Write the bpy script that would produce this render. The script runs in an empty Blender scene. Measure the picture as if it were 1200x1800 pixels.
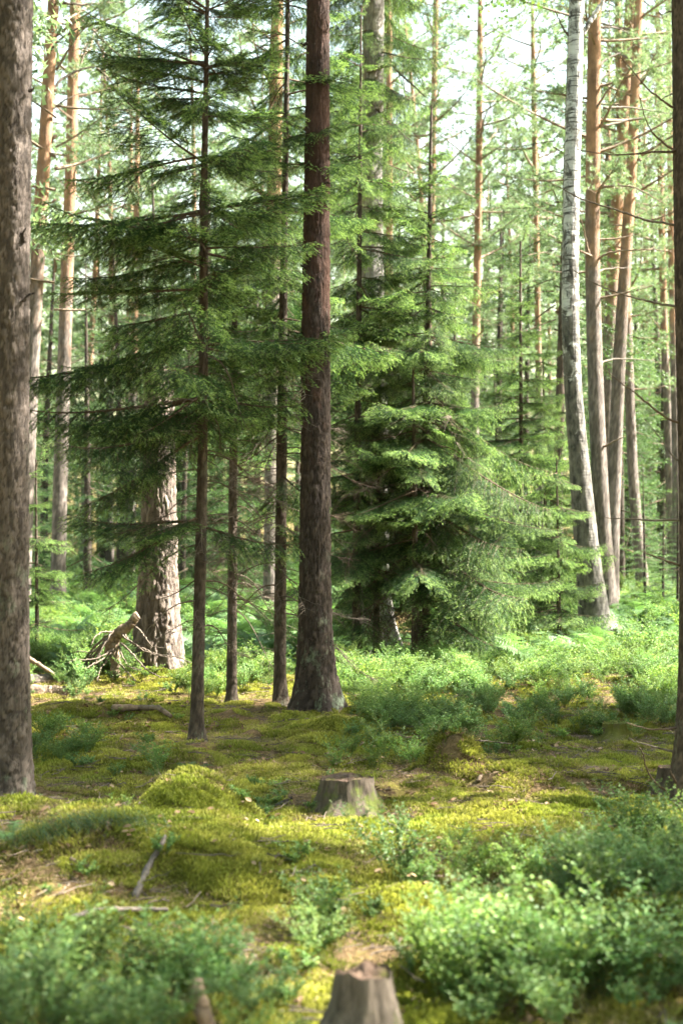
import bpy, math, random
import numpy as np
from mathutils import Vector, Matrix, Euler
R = math.radians
rng = np.random.default_rng(7)
random.seed(7)
scene = bpy.context.scene
COL = scene.collection

# ------------------------------------------------------------------ camera, sky, sun, exposure
FPX = 2500.0                      # focal length in pixels of the 1200x1800 photograph (50 mm lens)
CAMH, HOR = 1.5, 1000.0
PITCH = math.atan((HOR - 900.0) / FPX)
cam = bpy.data.objects.new('camera', bpy.data.cameras.new('camera'))
COL.objects.link(cam)
cam.location = (0, 0, CAMH)
cam.rotation_euler = (math.pi / 2 + PITCH, 0, 0)
cam.data.sensor_fit = 'VERTICAL'; cam.data.sensor_height = 36; cam.data.lens = 50
cam.data.clip_end = 2000
cam.data.dof.use_dof = True
cam.data.dof.focus_distance = 12.6
cam.data.dof.aperture_fstop = 2.3
scene.camera = cam

SUN_EL, SUN_AZ = 46.0, 6.0      # azimuth measured from +X (the right) towards +Y (away from the camera)
sd = Vector((math.cos(R(SUN_EL)) * math.cos(R(SUN_AZ)), math.cos(R(SUN_EL)) * math.sin(R(SUN_AZ)), math.sin(R(SUN_EL))))
world = bpy.data.worlds.new('World'); scene.world = world; world.use_nodes = True
wn = world.node_tree.nodes; wl = world.node_tree.links
bg = wn['Background']
sky = wn.new('ShaderNodeTexSky'); sky.sky_type = 'NISHITA'; sky.sun_disc = False
sky.sun_elevation = R(SUN_EL); sky.sun_rotation = math.atan2(sd.x, sd.y)
sky.air_density = 2.3; sky.dust_density = 1.8; sky.ozone_density = 0.2
wl.new(sky.outputs[0], bg.inputs[0]); bg.inputs[1].default_value = 0.05
sun = bpy.data.objects.new('sun', bpy.data.lights.new('sun', 'SUN')); COL.objects.link(sun)
sun.data.energy = 5.0; sun.data.angle = R(0.53); sun.data.color = (1.0, 0.94, 0.84)
sun.rotation_euler = sd.to_track_quat('Z', 'Y').to_euler()
scene.view_settings.view_transform = 'Standard'; scene.view_settings.look = 'None'
scene.view_settings.exposure = 3.6; scene.view_settings.gamma = 1.0
cy = scene.cycles
cy.max_bounces = 4; cy.diffuse_bounces = 2; cy.glossy_bounces = 2; cy.transmission_bounces = 3
cy.transparent_max_bounces = 4; cy.volume_bounces = 0
cy.caustics_reflective = False; cy.caustics_refractive = False
cy.use_denoising = True
cy.use_adaptive_sampling = True; cy.adaptive_threshold = 0.02

# ------------------------------------------------------------------ numeric helpers
def _hash(i, j, s):
    h = (i.astype(np.int64) * 374761393 + j.astype(np.int64) * 668265263 + s * 974711) & 0xffffffff
    h = ((h ^ (h >> 13)) * 1274126177) & 0xffffffff
    h = (h ^ (h >> 16)) & 0xffffff
    return h / float(0xffffff)

def vnoise(x, y, s=0):
    x = np.asarray(x, float); y = np.asarray(y, float)
    i = np.floor(x); j = np.floor(y); fx = x - i; fy = y - j
    fx = fx * fx * (3 - 2 * fx); fy = fy * fy * (3 - 2 * fy)
    a = _hash(i, j, s); b = _hash(i + 1, j, s); c = _hash(i, j + 1, s); d = _hash(i + 1, j + 1, s)
    return (a + (b - a) * fx) * (1 - fy) + (c + (d - c) * fx) * fy - 0.5

def fbm(x, y, s=0, n=3):
    t = 0; a = 1.0
    for k in range(n):
        t = t + a * vnoise(x, y, s + k * 17); a *= 0.5; x = np.asarray(x) * 2.03 + 3.1; y = np.asarray(y) * 2.03 + 1.7
    return t

def worley(x, y, s=0, wrap=None, jit=0.9):
    x = np.asarray(x, float); y = np.asarray(y, float)
    i = np.floor(x); j = np.floor(y)
    f1 = np.full(x.shape, 9.0); f2 = np.full(x.shape, 9.0); rid = np.zeros(x.shape)
    for di in (-1, 0, 1):
        for dj in (-1, 0, 1):
            ci = i + di; cj = j + dj
            wi = np.mod(ci, wrap) if wrap else ci
            px = ci + .5 + jit * (_hash(wi, cj, s) - .5); py = cj + .5 + jit * (_hash(wi, cj, s + 5) - .5)
            d = np.hypot(x - px, y - py)
            near = d < f1
            f2 = np.where(near, f1, np.minimum(f2, d))
            rid = np.where(near, _hash(wi, cj, s + 9), rid)
            f1 = np.where(near, d, f1)
    return f1, f2, rid

CP, SP = math.cos(PITCH), math.sin(PITCH)
def ray(px, py):
    a = (px - 600.0) / FPX; b = -(py - 900.0) / FPX
    return np.array([a, CP - b * SP, SP + b * CP])
def P(px, py, Y):                 # the point at distance Y (metres) that the photograph shows at this pixel
    d = ray(px, py)
    return np.array([0, 0, CAMH]) + d * (Y / d[1])
def project(x, y, z):
    dz = z - CAMH
    f = y * CP + dz * SP; u = -y * SP + dz * CP
    f = np.maximum(f, 1e-3)
    return 600 + FPX * x / f, 900 - FPX * u / f

# ------------------------------------------------------------------ terrain height
MOUNDS = []
def base_h(x, y):
    x = np.asarray(x, float); y = np.asarray(y, float)
    g = 0.03 * np.logaddexp(0, (y - 11.0) * 1.5) / 1.5
    g = np.where(y > 55, 0.03 * 44 + (y - 55) * 0.01, g)
    near = np.clip((np.abs(y) - 1.0) / 3.0, 0, 1)
    return g + near * (0.09 * vnoise(x / 3.1, y / 3.1, 3) + 0.07 * fbm(x / 1.1, y / 1.1, 11, 2) - .04)
def height(x, y):
    x = np.asarray(x, float); y = np.asarray(y, float)
    h = base_h(x, y)
    for (cx, cyy, sx, sy, a) in MOUNDS:
        d2 = ((x - cx) / sx) ** 2 + ((y - cyy) / sy) ** 2
        h = h + a * np.exp(-np.minimum(d2, 40) ** 1.15)
    far = np.clip((26 - y) / 8, 0, 1)
    f1, f2, r = worley(x / 0.40, y / 0.40, 21)
    h = h + far * (0.085 * (0.6 + 0.7 * r) * np.clip(1 - f1 * f1 * 1.3, 0, 1))
    f1, f2, r = worley(x / 0.13 + 5.3, y / 0.13, 31)
    h = h + far * 0.016 * np.clip(1 - f1 * f1 * 1.4, 0, 1) + far * 0.012 * fbm(x / .06, y / .06, 41, 2)
    return h
def ground_px(px, py, hf=base_h):
    d = ray(px, py); t = np.linspace(2.5, 120, 9000)
    z = CAMH + d[2] * t; h = hf(d[0] * t, d[1] * t)
    k = np.argmax(z < h)
    if z[k] >= h[k]: k = len(t) - 1
    return d[0] * t[k], d[1] * t[k]
def mound(px, py, wpx, depth, a):
    x, y = ground_px(px, py)
    MOUNDS.append((x, y, wpx / FPX * y, depth, a))
for m in [(270, 1215, 120, 1.1, .17), (160, 1270, 120, .8, .10), (200, 1560, 330, .75, .24), (345, 1482, 88, .36, .25), (800, 1382, 46, .24, .27),
          (930, 1400, 120, .30, .14), (1080, 1300, 70, .35, .14), (545, 1300, 90, .5, .05), (1120, 1400, 80, .35, .10), (60, 1500, 90, .4, .10),
          (660, 1310, 110, .5, .06), (640, 1415, 70, .35, .06), (690, 1640, 120, .35, .06), (1000, 1230, 220, .9, .10), (420, 1275, 60, .4, .08), (1130, 1700, 220, .5, .18)]:
    mound(*m)
def gz(x, y): return float(height(np.array([x]), np.array([y]))[0])
def G(px, py):                    # ground point seen at a pixel
    x, y = ground_px(px, py, height)
    return Vector((x, y, gz(x, y)))
def gx(px, Y):                    # ground point at distance Y under pixel column px
    x = (px - 600) / FPX * Y * (CP + 0.04 * SP)
    return Vector((x, Y, gz(x, Y)))

# ------------------------------------------------------------------ object helpers
def tag(o, label=None, cat=None, group=None, kind=None):
    if label: o['label'] = label
    if cat: o['category'] = cat
    if group: o['group'] = group
    if kind: o['kind'] = kind
    return o
def empty(name, loc, label, cat, group=None, rz=0.0):
    o = bpy.data.objects.new(name, None); COL.objects.link(o)
    o.location = loc; o.rotation_euler = (0, 0, rz); o.empty_display_size = 0.1
    return tag(o, label, cat, group)
def link(name, me, parent=None, loc=(0, 0, 0), rot=(0, 0, 0), sc=1.0):
    o = bpy.data.objects.new(name, me); COL.objects.link(o)
    if parent is not None: o.parent = parent
    o.location = loc; o.rotation_euler = rot
    o.scale = (sc, sc, sc) if not hasattr(sc, '__len__') else sc
    return o
def mesh_np(name, verts, tris=None, quads=None, mats=(), tmat=None, qmat=None, attrs=None, smooth=False):
    me = bpy.data.meshes.new(name)
    verts = np.asarray(verts, np.float32).reshape(-1, 3)
    tris = np.zeros((0, 3), np.int32) if tris is None else np.asarray(tris, np.int32).reshape(-1, 3)
    quads = np.zeros((0, 4), np.int32) if quads is None else np.asarray(quads, np.int32).reshape(-1, 4)
    nt, nq = len(tris), len(quads)
    me.vertices.add(len(verts)); me.vertices.foreach_set('co', verts.ravel())
    me.loops.add(nt * 3 + nq * 4); me.polygons.add(nt + nq)
    me.loops.foreach_set('vertex_index', np.concatenate([tris.ravel(), quads.ravel()]))
    me.polygons.foreach_set('loop_start', np.concatenate([np.arange(nt) * 3, nt * 3 + np.arange(nq) * 4]).astype(np.int32))
    mi = np.zeros(nt + nq, np.int32)
    if tmat is not None: mi[:nt] = tmat
    if qmat is not None: mi[nt:] = qmat
    me.polygons.foreach_set('material_index', mi)
    me.polygons.foreach_set('use_smooth', np.full(nt + nq, smooth))
    for m in mats: me.materials.append(m)
    for k, v in (attrs or {}).items():
        a = me.attributes.new(k, 'FLOAT', 'POINT'); a.data.foreach_set('value', np.asarray(v, np.float32))
    me.update(calc_edges=True); me.validate()
    return me

class MB:                          # collects tubes, triangles and quads of one mesh
    def __init__(s): s.v = []; s.t = []; s.q = []; s.tm = []; s.qm = []; s.a = []; s.n = 0
    def add(s, v, t=None, q=None, m=0, a=0.0):
        v = np.asarray(v, float).reshape(-1, 3)
        if t is not None and len(t):
            t = np.asarray(t).reshape(-1, 3); s.t.append(t + s.n); s.tm.append(np.full(len(t), m))
        if q is not None and len(q):
            q = np.asarray(q).reshape(-1, 4); s.q.append(q + s.n); s.qm.append(np.full(len(q), m))
        s.v.append(v); s.a.append(np.broadcast_to(np.asarray(a, float), (len(v),))); s.n += len(v)
    def tube(s, pts, rad, seg=5, m=0, a=0.0, cap=True):
        pts = np.asarray(pts, float); n = len(pts)
        rad = np.broadcast_to(np.asarray(rad, float), (n,))
        t = np.gradient(pts, axis=0); t /= np.linalg.norm(t, axis=1)[:, None] + 1e-9
        up = np.array([0.31, 0.17, 0.93]) if abs(t[0, 2]) < .8 else np.array([0.9, 0.3, 0.2])
        b = np.cross(t, up); b /= np.linalg.norm(b, axis=1)[:, None] + 1e-9
        c = np.cross(b, t)
        th = np.arange(seg) * 2 * np.pi / seg
        v = pts[:, None] + rad[:, None, None] * (np.cos(th)[None, :, None] * b[:, None] + np.sin(th)[None, :, None] * c[:, None])
        i = np.arange(n - 1)[:, None] * seg; k = np.arange(seg)[None]; k2 = (k + 1) % seg
        q = np.stack([i + k, i + k2, i + seg + k2, i + seg + k], -1).reshape(-1, 4)
        tr = []
        if cap and seg > 2:
            e = (n - 1) * seg
            tr = [[e, e + j, e + j + 1] for j in range(1, seg - 1)] + [[0, j + 1, j] for j in range(1, seg - 1)]
        s.add(v, tr, q, m, a)
    def mesh(s, name, mats, attr='age', smooth=False):
        V = np.concatenate(s.v)
        return mesh_np(name, V, np.concatenate(s.t) if s.t else None, np.concatenate(s.q) if s.q else None, mats,
                       np.concatenate(s.tm) if s.tm else None, np.concatenate(s.qm) if s.qm else None, {attr: np.concatenate(s.a)}, smooth)

# ------------------------------------------------------------------ materials
def new_mat(name):
    m = bpy.data.materials.new(name); m.use_nodes = True
    nt = m.node_tree; nt.nodes.clear()
    out = nt.nodes.new('ShaderNodeOutputMaterial')
    return m, nt, out
def nd(nt, t, **kw):
    n = nt.nodes.new(t)
    for k, v in kw.items():
        if k.startswith('i_'):
            key = k[2:]; key = int(key) if key.isdigit() else key.replace('_', ' ')
            n.inputs[key].default_value = v
        else: setattr(n, k, v)
    return n
def ramp(nt, fac, stops, interp='LINEAR'):
    r = nt.nodes.new('ShaderNodeValToRGB'); r.color_ramp.interpolation = interp
    el = r.color_ramp.elements
    while len(el) < len(stops): el.new(0.5)
    for e, (p, c) in zip(el, stops): e.position = p; e.color = (*c, 1)
    nt.links.new(fac, r.inputs[0]); return r.outputs[0]
def mixc(nt, fac, a, b, mode='MIX'):
    n = nt.nodes.new('ShaderNodeMix'); n.data_type = 'RGBA'; n.blend_type = mode
    for s, v in ((0, fac), (6, a), (7, b)):
        if isinstance(v, (int, float)): n.inputs[s].default_value = v
        elif isinstance(v, tuple): n.inputs[s].default_value = (*v, 1)
        else: nt.links.new(v, n.inputs[s])
    return n.outputs[2]
def mth(nt, op, a, b=None, c=None):
    n = nt.nodes.new('ShaderNodeMath'); n.operation = op
    for i, v in enumerate((a, b, c)):
        if v is None: continue
        if isinstance(v, (int, float)): n.inputs[i].default_value = v
        else: nt.links.new(v, n.inputs[i])
    return n.outputs[0]
def coords(nt, scale=(1, 1, 1), kind='Object'):
    t = nt.nodes.new('ShaderNodeTexCoord'); m = nt.nodes.new('ShaderNodeMapping')
    m.inputs['Scale'].default_value = scale; nt.links.new(t.outputs[kind], m.inputs[0]); return m.outputs[0]
def noise(nt, vec, scale, detail=3, rough=.6, dist=0.0):
    n = nt.nodes.new('ShaderNodeTexNoise'); n.inputs['Scale'].default_value = scale; n.inputs['Detail'].default_value = detail
    n.inputs['Roughness'].default_value = rough; n.inputs['Distortion'].default_value = dist
    if vec is not None: nt.links.new(vec, n.inputs['Vector'])
    return n.outputs['Fac']

def leaf_mat(name, stops, trans=0.35, rough=.55, spec=.3, attr='age', rnd=0.35, tint=(1.25, 1.15, .7), patchy=None):
    m, nt, out = new_mat(name)
    at = nt.nodes.new('ShaderNodeAttribute'); at.attribute_name = attr
    c = ramp(nt, at.outputs['Fac'], stops)
    oi = nt.nodes.new('ShaderNodeObjectInfo')
    v = mth(nt, 'MULTIPLY_ADD', oi.outputs['Random'], rnd * 2, 1 - rnd)
    hs = nt.nodes.new('ShaderNodeHueSaturation'); nt.links.new(v, hs.inputs['Value']); nt.links.new(c, hs.inputs['Color'])
    c = hs.outputs[0]
    ns = noise(nt, coords(nt, kind='Object'), 3.0, 2)
    c = mixc(nt, mth(nt, 'MULTIPLY', ns, .35), c, mixc(nt, 1.0, c, tint, 'MULTIPLY'))
    if patchy:                                     # drifts of another hue from place to place
        pn = ramp(nt, noise(nt, oi.outputs['Location'], 1.7, 4, .6), [(.42, (0, 0, 0)), (.60, (1, 1, 1))])
        c = mixc(nt, pn, c, mixc(nt, 1.0, c, patchy, 'MULTIPLY'))
    p = nt.nodes.new('ShaderNodeBsdfPrincipled'); p.inputs['Roughness'].default_value = rough; p.inputs['Specular IOR Level'].default_value = spec
    nt.links.new(c, p.inputs['Base Color'])
    tl = nt.nodes.new('ShaderNodeBsdfTranslucent')
    nt.links.new(mixc(nt, 1.0, c, (1.38, 1.45, .88), 'MULTIPLY'), tl.inputs[0])
    mx = nt.nodes.new('ShaderNodeMixShader'); mx.inputs[0].default_value = trans
    nt.links.new(p.outputs[0], mx.inputs[1]); nt.links.new(tl.outputs[0], mx.inputs[2]); nt.links.new(mx.outputs[0], out.inputs[0])
    return m

def bark_mat(name, low, high=None, z0=6.0, z1=9.0, sc=(16, 16, 4), lichen=(.20, .25, .17), lich=.25, bump=.9, lich_top=3.0):
    """low / high: (dark, light) colours of the bark below z0 and above z1 (height above the tree's foot)"""
    m, nt, out = new_mat(name)
    vec = coords(nt, sc)
    n1 = noise(nt, vec, 1.0, 5, .65, .4)
    at = nt.nodes.new('ShaderNodeAttribute'); at.attribute_name = 'plate'
    f = mth(nt, 'ADD', mth(nt, 'MULTIPLY', n1, .72), mth(nt, 'MULTIPLY', at.outputs['Fac'], .55))
    c = ramp(nt, f, [(.25, low[0]), (.55, tuple((a + b) / 2 for a, b in zip(*low))), (.85, low[1])])
    tc = nt.nodes.new('ShaderNodeTexCoord'); sp = nt.nodes.new('ShaderNodeSeparateXYZ'); nt.links.new(tc.outputs['Object'], sp.inputs[0])
    if high:
        n2 = noise(nt, coords(nt, (5, 5, 2.2)), 1.0, 5, .7)
        c2 = ramp(nt, n2, [(.3, high[0]), (.62, high[1]), (.75, tuple(min(1, v * 1.25) for v in high[1]))])
        mr = nt.nodes.new('ShaderNodeMapRange'); mr.interpolation_type = 'SMOOTHSTEP'
        nt.links.new(mth(nt, 'ADD', sp.outputs['Z'], mth(nt, 'MULTIPLY', mth(nt, 'SUBTRACT', n2, .5), 6.0)), mr.inputs[0])
        mr.inputs[1].default_value = z0; mr.inputs[2].default_value = z1
        c = mixc(nt, mr.outputs[0], c, c2)
    n3 = noise(nt, coords(nt, (7, 7, 4)), 1.0, 6, .75)
    lf = ramp(nt, n3, [(.55, (0, 0, 0)), (.66, (1, 1, 1))])
    mr = nt.nodes.new('ShaderNodeMapRange'); nt.links.new(sp.outputs['Z'], mr.inputs[0])
    mr.inputs[1].default_value = lich_top; mr.inputs[2].default_value = 0.0
    c = mixc(nt, mth(nt, 'MULTIPLY', mth(nt, 'MULTIPLY', lf, mr.outputs[0]), lich * 3), c, lichen)
    p = nt.nodes.new('ShaderNodeBsdfPrincipled'); p.inputs['Roughness'].default_value = .9; p.inputs['Specular IOR Level'].default_value = .15
    nt.links.new(c, p.inputs['Base Color'])
    b = nt.nodes.new('ShaderNodeBump'); b.inputs['Strength'].default_value = bump; b.inputs['Distance'].default_value = .035
    nt.links.new(noise(nt, vec, 2.3, 5, .7, .3), b.inputs['Height']); nt.links.new(b.outputs[0], p.inputs['Normal'])
    nt.links.new(p.outputs[0], out.inputs[0])
    return m

def birch_mat():
    m, nt, out = new_mat('birch_bark')
    tc = nt.nodes.new('ShaderNodeTexCoord'); sp = nt.nodes.new('ShaderNodeSeparateXYZ'); nt.links.new(tc.outputs['Object'], sp.inputs[0])
    white = ramp(nt, noise(nt, coords(nt, (3, 3, 9)), 1.0, 4), [(.3, (.26, .255, .24)), (.6, (.48, .475, .46))])
    lent = noise(nt, coords(nt, (2.5, 2.5, 26)), 1.0, 4, .6, .6)
    lf = ramp(nt, lent, [(.54, (0, 0, 0)), (.60, (1, 1, 1))])
    c = mixc(nt, lf, white, (.045, .04, .036))
    pat = noise(nt, coords(nt, (5, 5, 3.2)), 1.0, 6, .72, .8)
    mr = nt.nodes.new('ShaderNodeMapRange'); nt.links.new(sp.outputs['Z'], mr.inputs[0])
    mr.inputs[1].default_value = 0.0; mr.inputs[2].default_value = 6.5; mr.inputs[3].default_value = .30; mr.inputs[4].default_value = .0
    pf = ramp(nt, mth(nt, 'ADD', pat, mr.outputs[0]), [(.49, (0, 0, 0)), (.57, (1, 1, 1))])
    c = mixc(nt, pf, c, ramp(nt, noise(nt, coords(nt, (14, 14, 6)), 1.0, 4), [(.35, (.03, .028, .025)), (.7, (.16, .15, .13))]))
    p = nt.nodes.new('ShaderNodeBsdfPrincipled'); p.inputs['Roughness'].default_value = .75; p.inputs['Specular IOR Level'].default_value = .2
    nt.links.new(c, p.inputs['Base Color'])
    b = nt.nodes.new('ShaderNodeBump'); b.inputs['Strength'].default_value = .5; b.inputs['Distance'].default_value = .02
    nt.links.new(mth(nt, 'ADD', pat, lent), b.inputs['Height']); nt.links.new(b.outputs[0], p.inputs['Normal'])
    nt.links.new(p.outputs[0], out.inputs[0]); return m

def wood_mat(name, a, b, sc=(30, 30, 8), moss=None, mossamt=.5):
    m, nt, out = new_mat(name)
    c = ramp(nt, noise(nt, coords(nt, sc), 1.0, 5, .7, .5), [(.3, a), (.7, b)])
    if moss:
        g = nt.nodes.new('ShaderNodeNewGeometry'); sp = nt.nodes.new('ShaderNodeSeparateXYZ'); nt.links.new(g.outputs['Normal'], sp.inputs[0])
        f = mth(nt, 'ADD', mth(nt, 'MULTIPLY', sp.outputs['Z'], .25), noise(nt, coords(nt, (9, 9, 6)), 1.0, 5, .7))
        f = ramp(nt, f, [(.72 - mossamt * .4, (0, 0, 0)), (.86 - mossamt * .4, (1, 1, 1))])
        c = mixc(nt, f, c, moss)
    p = nt.nodes.new('ShaderNodeBsdfPrincipled'); p.inputs['Roughness'].default_value = .9; p.inputs['Specular IOR Level'].default_value = .15
    nt.links.new(c, p.inputs['Base Color'])
    bu = nt.nodes.new('ShaderNodeBump'); bu.inputs['Strength'].default_value = .6; bu.inputs['Distance'].default_value = .01
    nt.links.new(noise(nt, coords(nt, tuple(v * 2 for v in sc)), 1.0, 4, .7), bu.inputs['Height']); nt.links.new(bu.outputs[0], p.inputs['Normal'])
    nt.links.new(p.outputs[0], out.inputs[0]); return m

def ground_mat():
    m, nt, out = new_mat('forest_floor_moss_and_litter')
    v = coords(nt)
    big = noise(nt, v, .9, 4, .6); mid = noise(nt, v, 6.0, 5, .65); fine = noise(nt, v, 45, 4, .7)
    moss = ramp(nt, mth(nt, 'ADD', mth(nt, 'MULTIPLY', fine, .6), mth(nt, 'MULTIPLY', mid, .4)),
                [(.32, (.05, .05, .012)), (.5, (.14, .125, .026)), (.68, (.24, .21, .05))])
    lit = ramp(nt, noise(nt, v, 30, 5, .75), [(.3, (.035, .022, .012)), (.55, (.11, .07, .038)), (.72, (.22, .15, .09))])
    f = ramp(nt, mth(nt, 'ADD', mth(nt, 'MULTIPLY', big, .45), mth(nt, 'MULTIPLY', mid, .6)), [(.53, (1, 1, 1)), (.63, (0, 0, 0))])
    c = mixc(nt, mth(nt, 'MULTIPLY', f, .85), moss, lit)
    p = nt.nodes.new('ShaderNodeBsdfPrincipled'); p.inputs['Roughness'].default_value = 1.0; p.inputs['Specular IOR Level'].default_value = .1
    nt.links.new(c, p.inputs['Base Color'])
    b = nt.nodes.new('ShaderNodeBump'); b.inputs['Strength'].default_value = .8; b.inputs['Distance'].default_value = .02
    nt.links.new(mth(nt, 'ADD', fine, mid), b.inputs['Height']); nt.links.new(b.outputs[0], p.inputs['Normal'])
    nt.links.new(p.outputs[0], out.inputs[0]); return m

M_needle = leaf_mat('spruce_needles', [(0, (.024, .056, .020)), (.5, (.052, .106, .033)), (1, (.20, .29, .10))], trans=.36, rough=.55, spec=.22, rnd=.2)
M_needle_far = leaf_mat('far_spruce_needles', [(0, (.030, .066, .024)), (1, (.115, .185, .07))], trans=.38, rough=.5, rnd=.25)
M_pineneedle = leaf_mat('pine_needles', [(0, (.090, .14, .085)), (1, (.18, .25, .155))], trans=.38, rough=.5, rnd=.2)
M_bil = leaf_mat('bilberry_leaves', [(0, (.055, .125, .045)), (.6, (.105, .195, .070)), (1, (.22, .29, .10))], trans=.38, rough=.50, spec=.28, rnd=.38, patchy=(1.35, 1.12, .75))
M_fern = leaf_mat('fern_fronds', [(0, (.055, .120, .042)), (1, (.115, .195, .075))], trans=.40, rough=.5, rnd=.25)
M_moss = leaf_mat('moss_shoots', [(0, (.10, .10, .025)), (.6, (.25, .235, .050)), (1, (.42, .385, .11))], trans=.35, rough=.8, spec=.1, rnd=.35, tint=(.62, .85, .8), patchy=(.66, .78, .60))
M_grass = leaf_mat('fine_grass', [(0, (.02, .055, .022)), (1, (.045, .10, .04))], trans=.25, rnd=.2)
M_litter = leaf_mat('dry_leaves', [(0, (.06, .036, .02)), (.6, (.15, .095, .055)), (1, (.34, .25, .17))], trans=.12, rough=.8, spec=.15, rnd=.3)
M_birchleaf = leaf_mat('birch_leaves', [(0, (.06, .13, .03)), (1, (.12, .2, .05))], trans=.4)
M_twig = wood_mat('spruce_twig_wood', (.05, .035, .025), (.12, .085, .06))
M_dead = wood_mat('dead_twig_wood', (.055, .043, .033), (.17, .138, .108))
M_bilstem = wood_mat('bilberry_stems', (.07, .10, .035), (.14, .15, .05))
M_pine_near = bark_mat('pine_bark_grey', ((.032, .026, .022), (.135, .110, .094)), lich=.16)
M_pine_old = bark_mat('old_pine_bark', ((.045, .035, .029), (.19, .152, .127)), sc=(14, 14, 4), lich=.05)
M_pine_red = bark_mat('pine_bark_reddish', ((.018, .014, .012), (.070, .054, .044)), high=((.022, .015, .012), (.075, .042, .031)), z0=2.6, z1=4.4, lich=.25, lich_top=1.6)
M_pine_org = bark_mat('pine_bark_orange', ((.050, .043, .038), (.18, .152, .132)), high=((.10, .057, .035), (.28, .165, .095)), z0=5.0, z1=9.5, lich=.05)
M_spruce_bark = bark_mat('spruce_bark', ((.030, .024, .019), (.115, .090, .070)), sc=(20, 20, 9), lich=.18)
M_spruce_grey = bark_mat('old_spruce_bark', ((.12, .11, .10), (.34, .32, .30)), sc=(14, 14, 7), lich=.1)
M_birch = birch_mat()
M_stump = wood_mat('stump_wood', (.026, .021, .016), (.12, .096, .075), sc=(30, 30, 5), moss=(.07, .085, .018), mossamt=.36)
M_stump_pale = wood_mat('weathered_stump_wood', (.045, .036, .028), (.185, .15, .118), sc=(34, 34, 4), moss=(.06, .07, .018), mossamt=.18)
M_mossy = wood_mat('mossy_rotten_wood', (.03, .022, .016), (.10, .075, .055), sc=(30, 30, 8), moss=(.085, .085, .016), mossamt=.75)
M_stumptop = wood_mat('stump_cut_face', (.045, .028, .02), (.15, .10, .07), sc=(40, 40, 40), moss=(.09, .09, .02), mossamt=.0)
M_log = wood_mat('log_bark', (.07, .05, .035), (.24, .18, .13), sc=(18, 18, 18))
M_pale = wood_mat('weathered_stick', (.06, .050, .042), (.19, .163, .138), sc=(30, 30, 30))
M_ground = ground_mat()

# ------------------------------------------------------------------ the ground
def axis(breaks):
    out = [breaks[0][0]]
    for (a, s), (b, s2) in zip(breaks[:-1], breaks[1:]):
        x = a
        while x < b - 1e-6:
            t = (x - a) / (b - a); x += s + (s2 - s) * t; out.append(min(x, b))
    return np.unique(np.round(np.array(out), 4))
gxs = axis([(-130, 8), (-30, 2), (-9, .35), (-5.2, .05), (5.2, .05), (9, .35), (30, 2), (130, 8)])
gys = axis([(-60, 8), (-6, 1.0), (3.5, .06), (4.3, .042), (16, .055), (24, .14), (40, .6), (70, 2), (260, 14)])
XX, YY = np.meshgrid(gxs, gys)
ZZ = height(XX.ravel(), YY.ravel())
nx, ny = len(gxs), len(gys)
ii = (np.arange(ny - 1)[:, None] * nx + np.arange(nx - 1)[None]).ravel()
floor_me = mesh_np('forest_floor', np.stack([XX.ravel(), YY.ravel(), ZZ], 1), quads=np.stack([ii, ii + 1, ii + nx + 1, ii + nx], 1), mats=[M_ground], smooth=True)
floor = link('forest_floor', floor_me); tag(floor, 'mossy forest floor with litter and low mounds', None, None, 'structure')

# ------------------------------------------------------------------ foliage generators
def unit(v): return v / (np.linalg.norm(v, axis=-1, keepdims=True) + 1e-9)
def needles(mb, pts, sp, ln, wd, rg, mat=1, age0=0.0, tip=.05, spread=(-.35, 3.5), lean=.6):
    """needles along a twig given as a polyline"""
    pts = np.asarray(pts, float)
    seg = np.linalg.norm(np.diff(pts, axis=0), axis=1); cum = np.concatenate([[0], np.cumsum(seg)]); L = cum[-1]
    n = max(3, int(L / sp))
    s = (np.arange(n) + rg.random(n)) / n * L
    p = np.stack([np.interp(s, cum, pts[:, k]) for k in range(3)], 1)
    tg = unit(np.stack([np.interp(s, cum, np.gradient(pts[:, k], cum)) for k in range(3)], 1))
    side = unit(np.cross(tg, np.array([0, 0, 1.0]) + 1e-3)); up = np.cross(side, tg)
    ph = rg.uniform(spread[0], spread[1], n)
    d = unit(tg * lean + np.cos(ph)[:, None] * side + np.sin(ph)[:, None] * up * .8)
    w = unit(np.cross(d, up + rg.normal(0, .5, (n, 3))))
    l = ln * rg.uniform(.75, 1.2, n)[:, None]
    v = np.stack([p - w * wd / 2, p + w * wd / 2, p + d * l], 1).reshape(-1, 3)
    age = np.clip(age0 + np.where(L - s < tip, .75, 0) + rg.normal(0, .10, n), 0, 1)
    mb.add(v, np.arange(n * 3).reshape(-1, 3), None, mat, np.repeat(age, 3))
    return n

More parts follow.
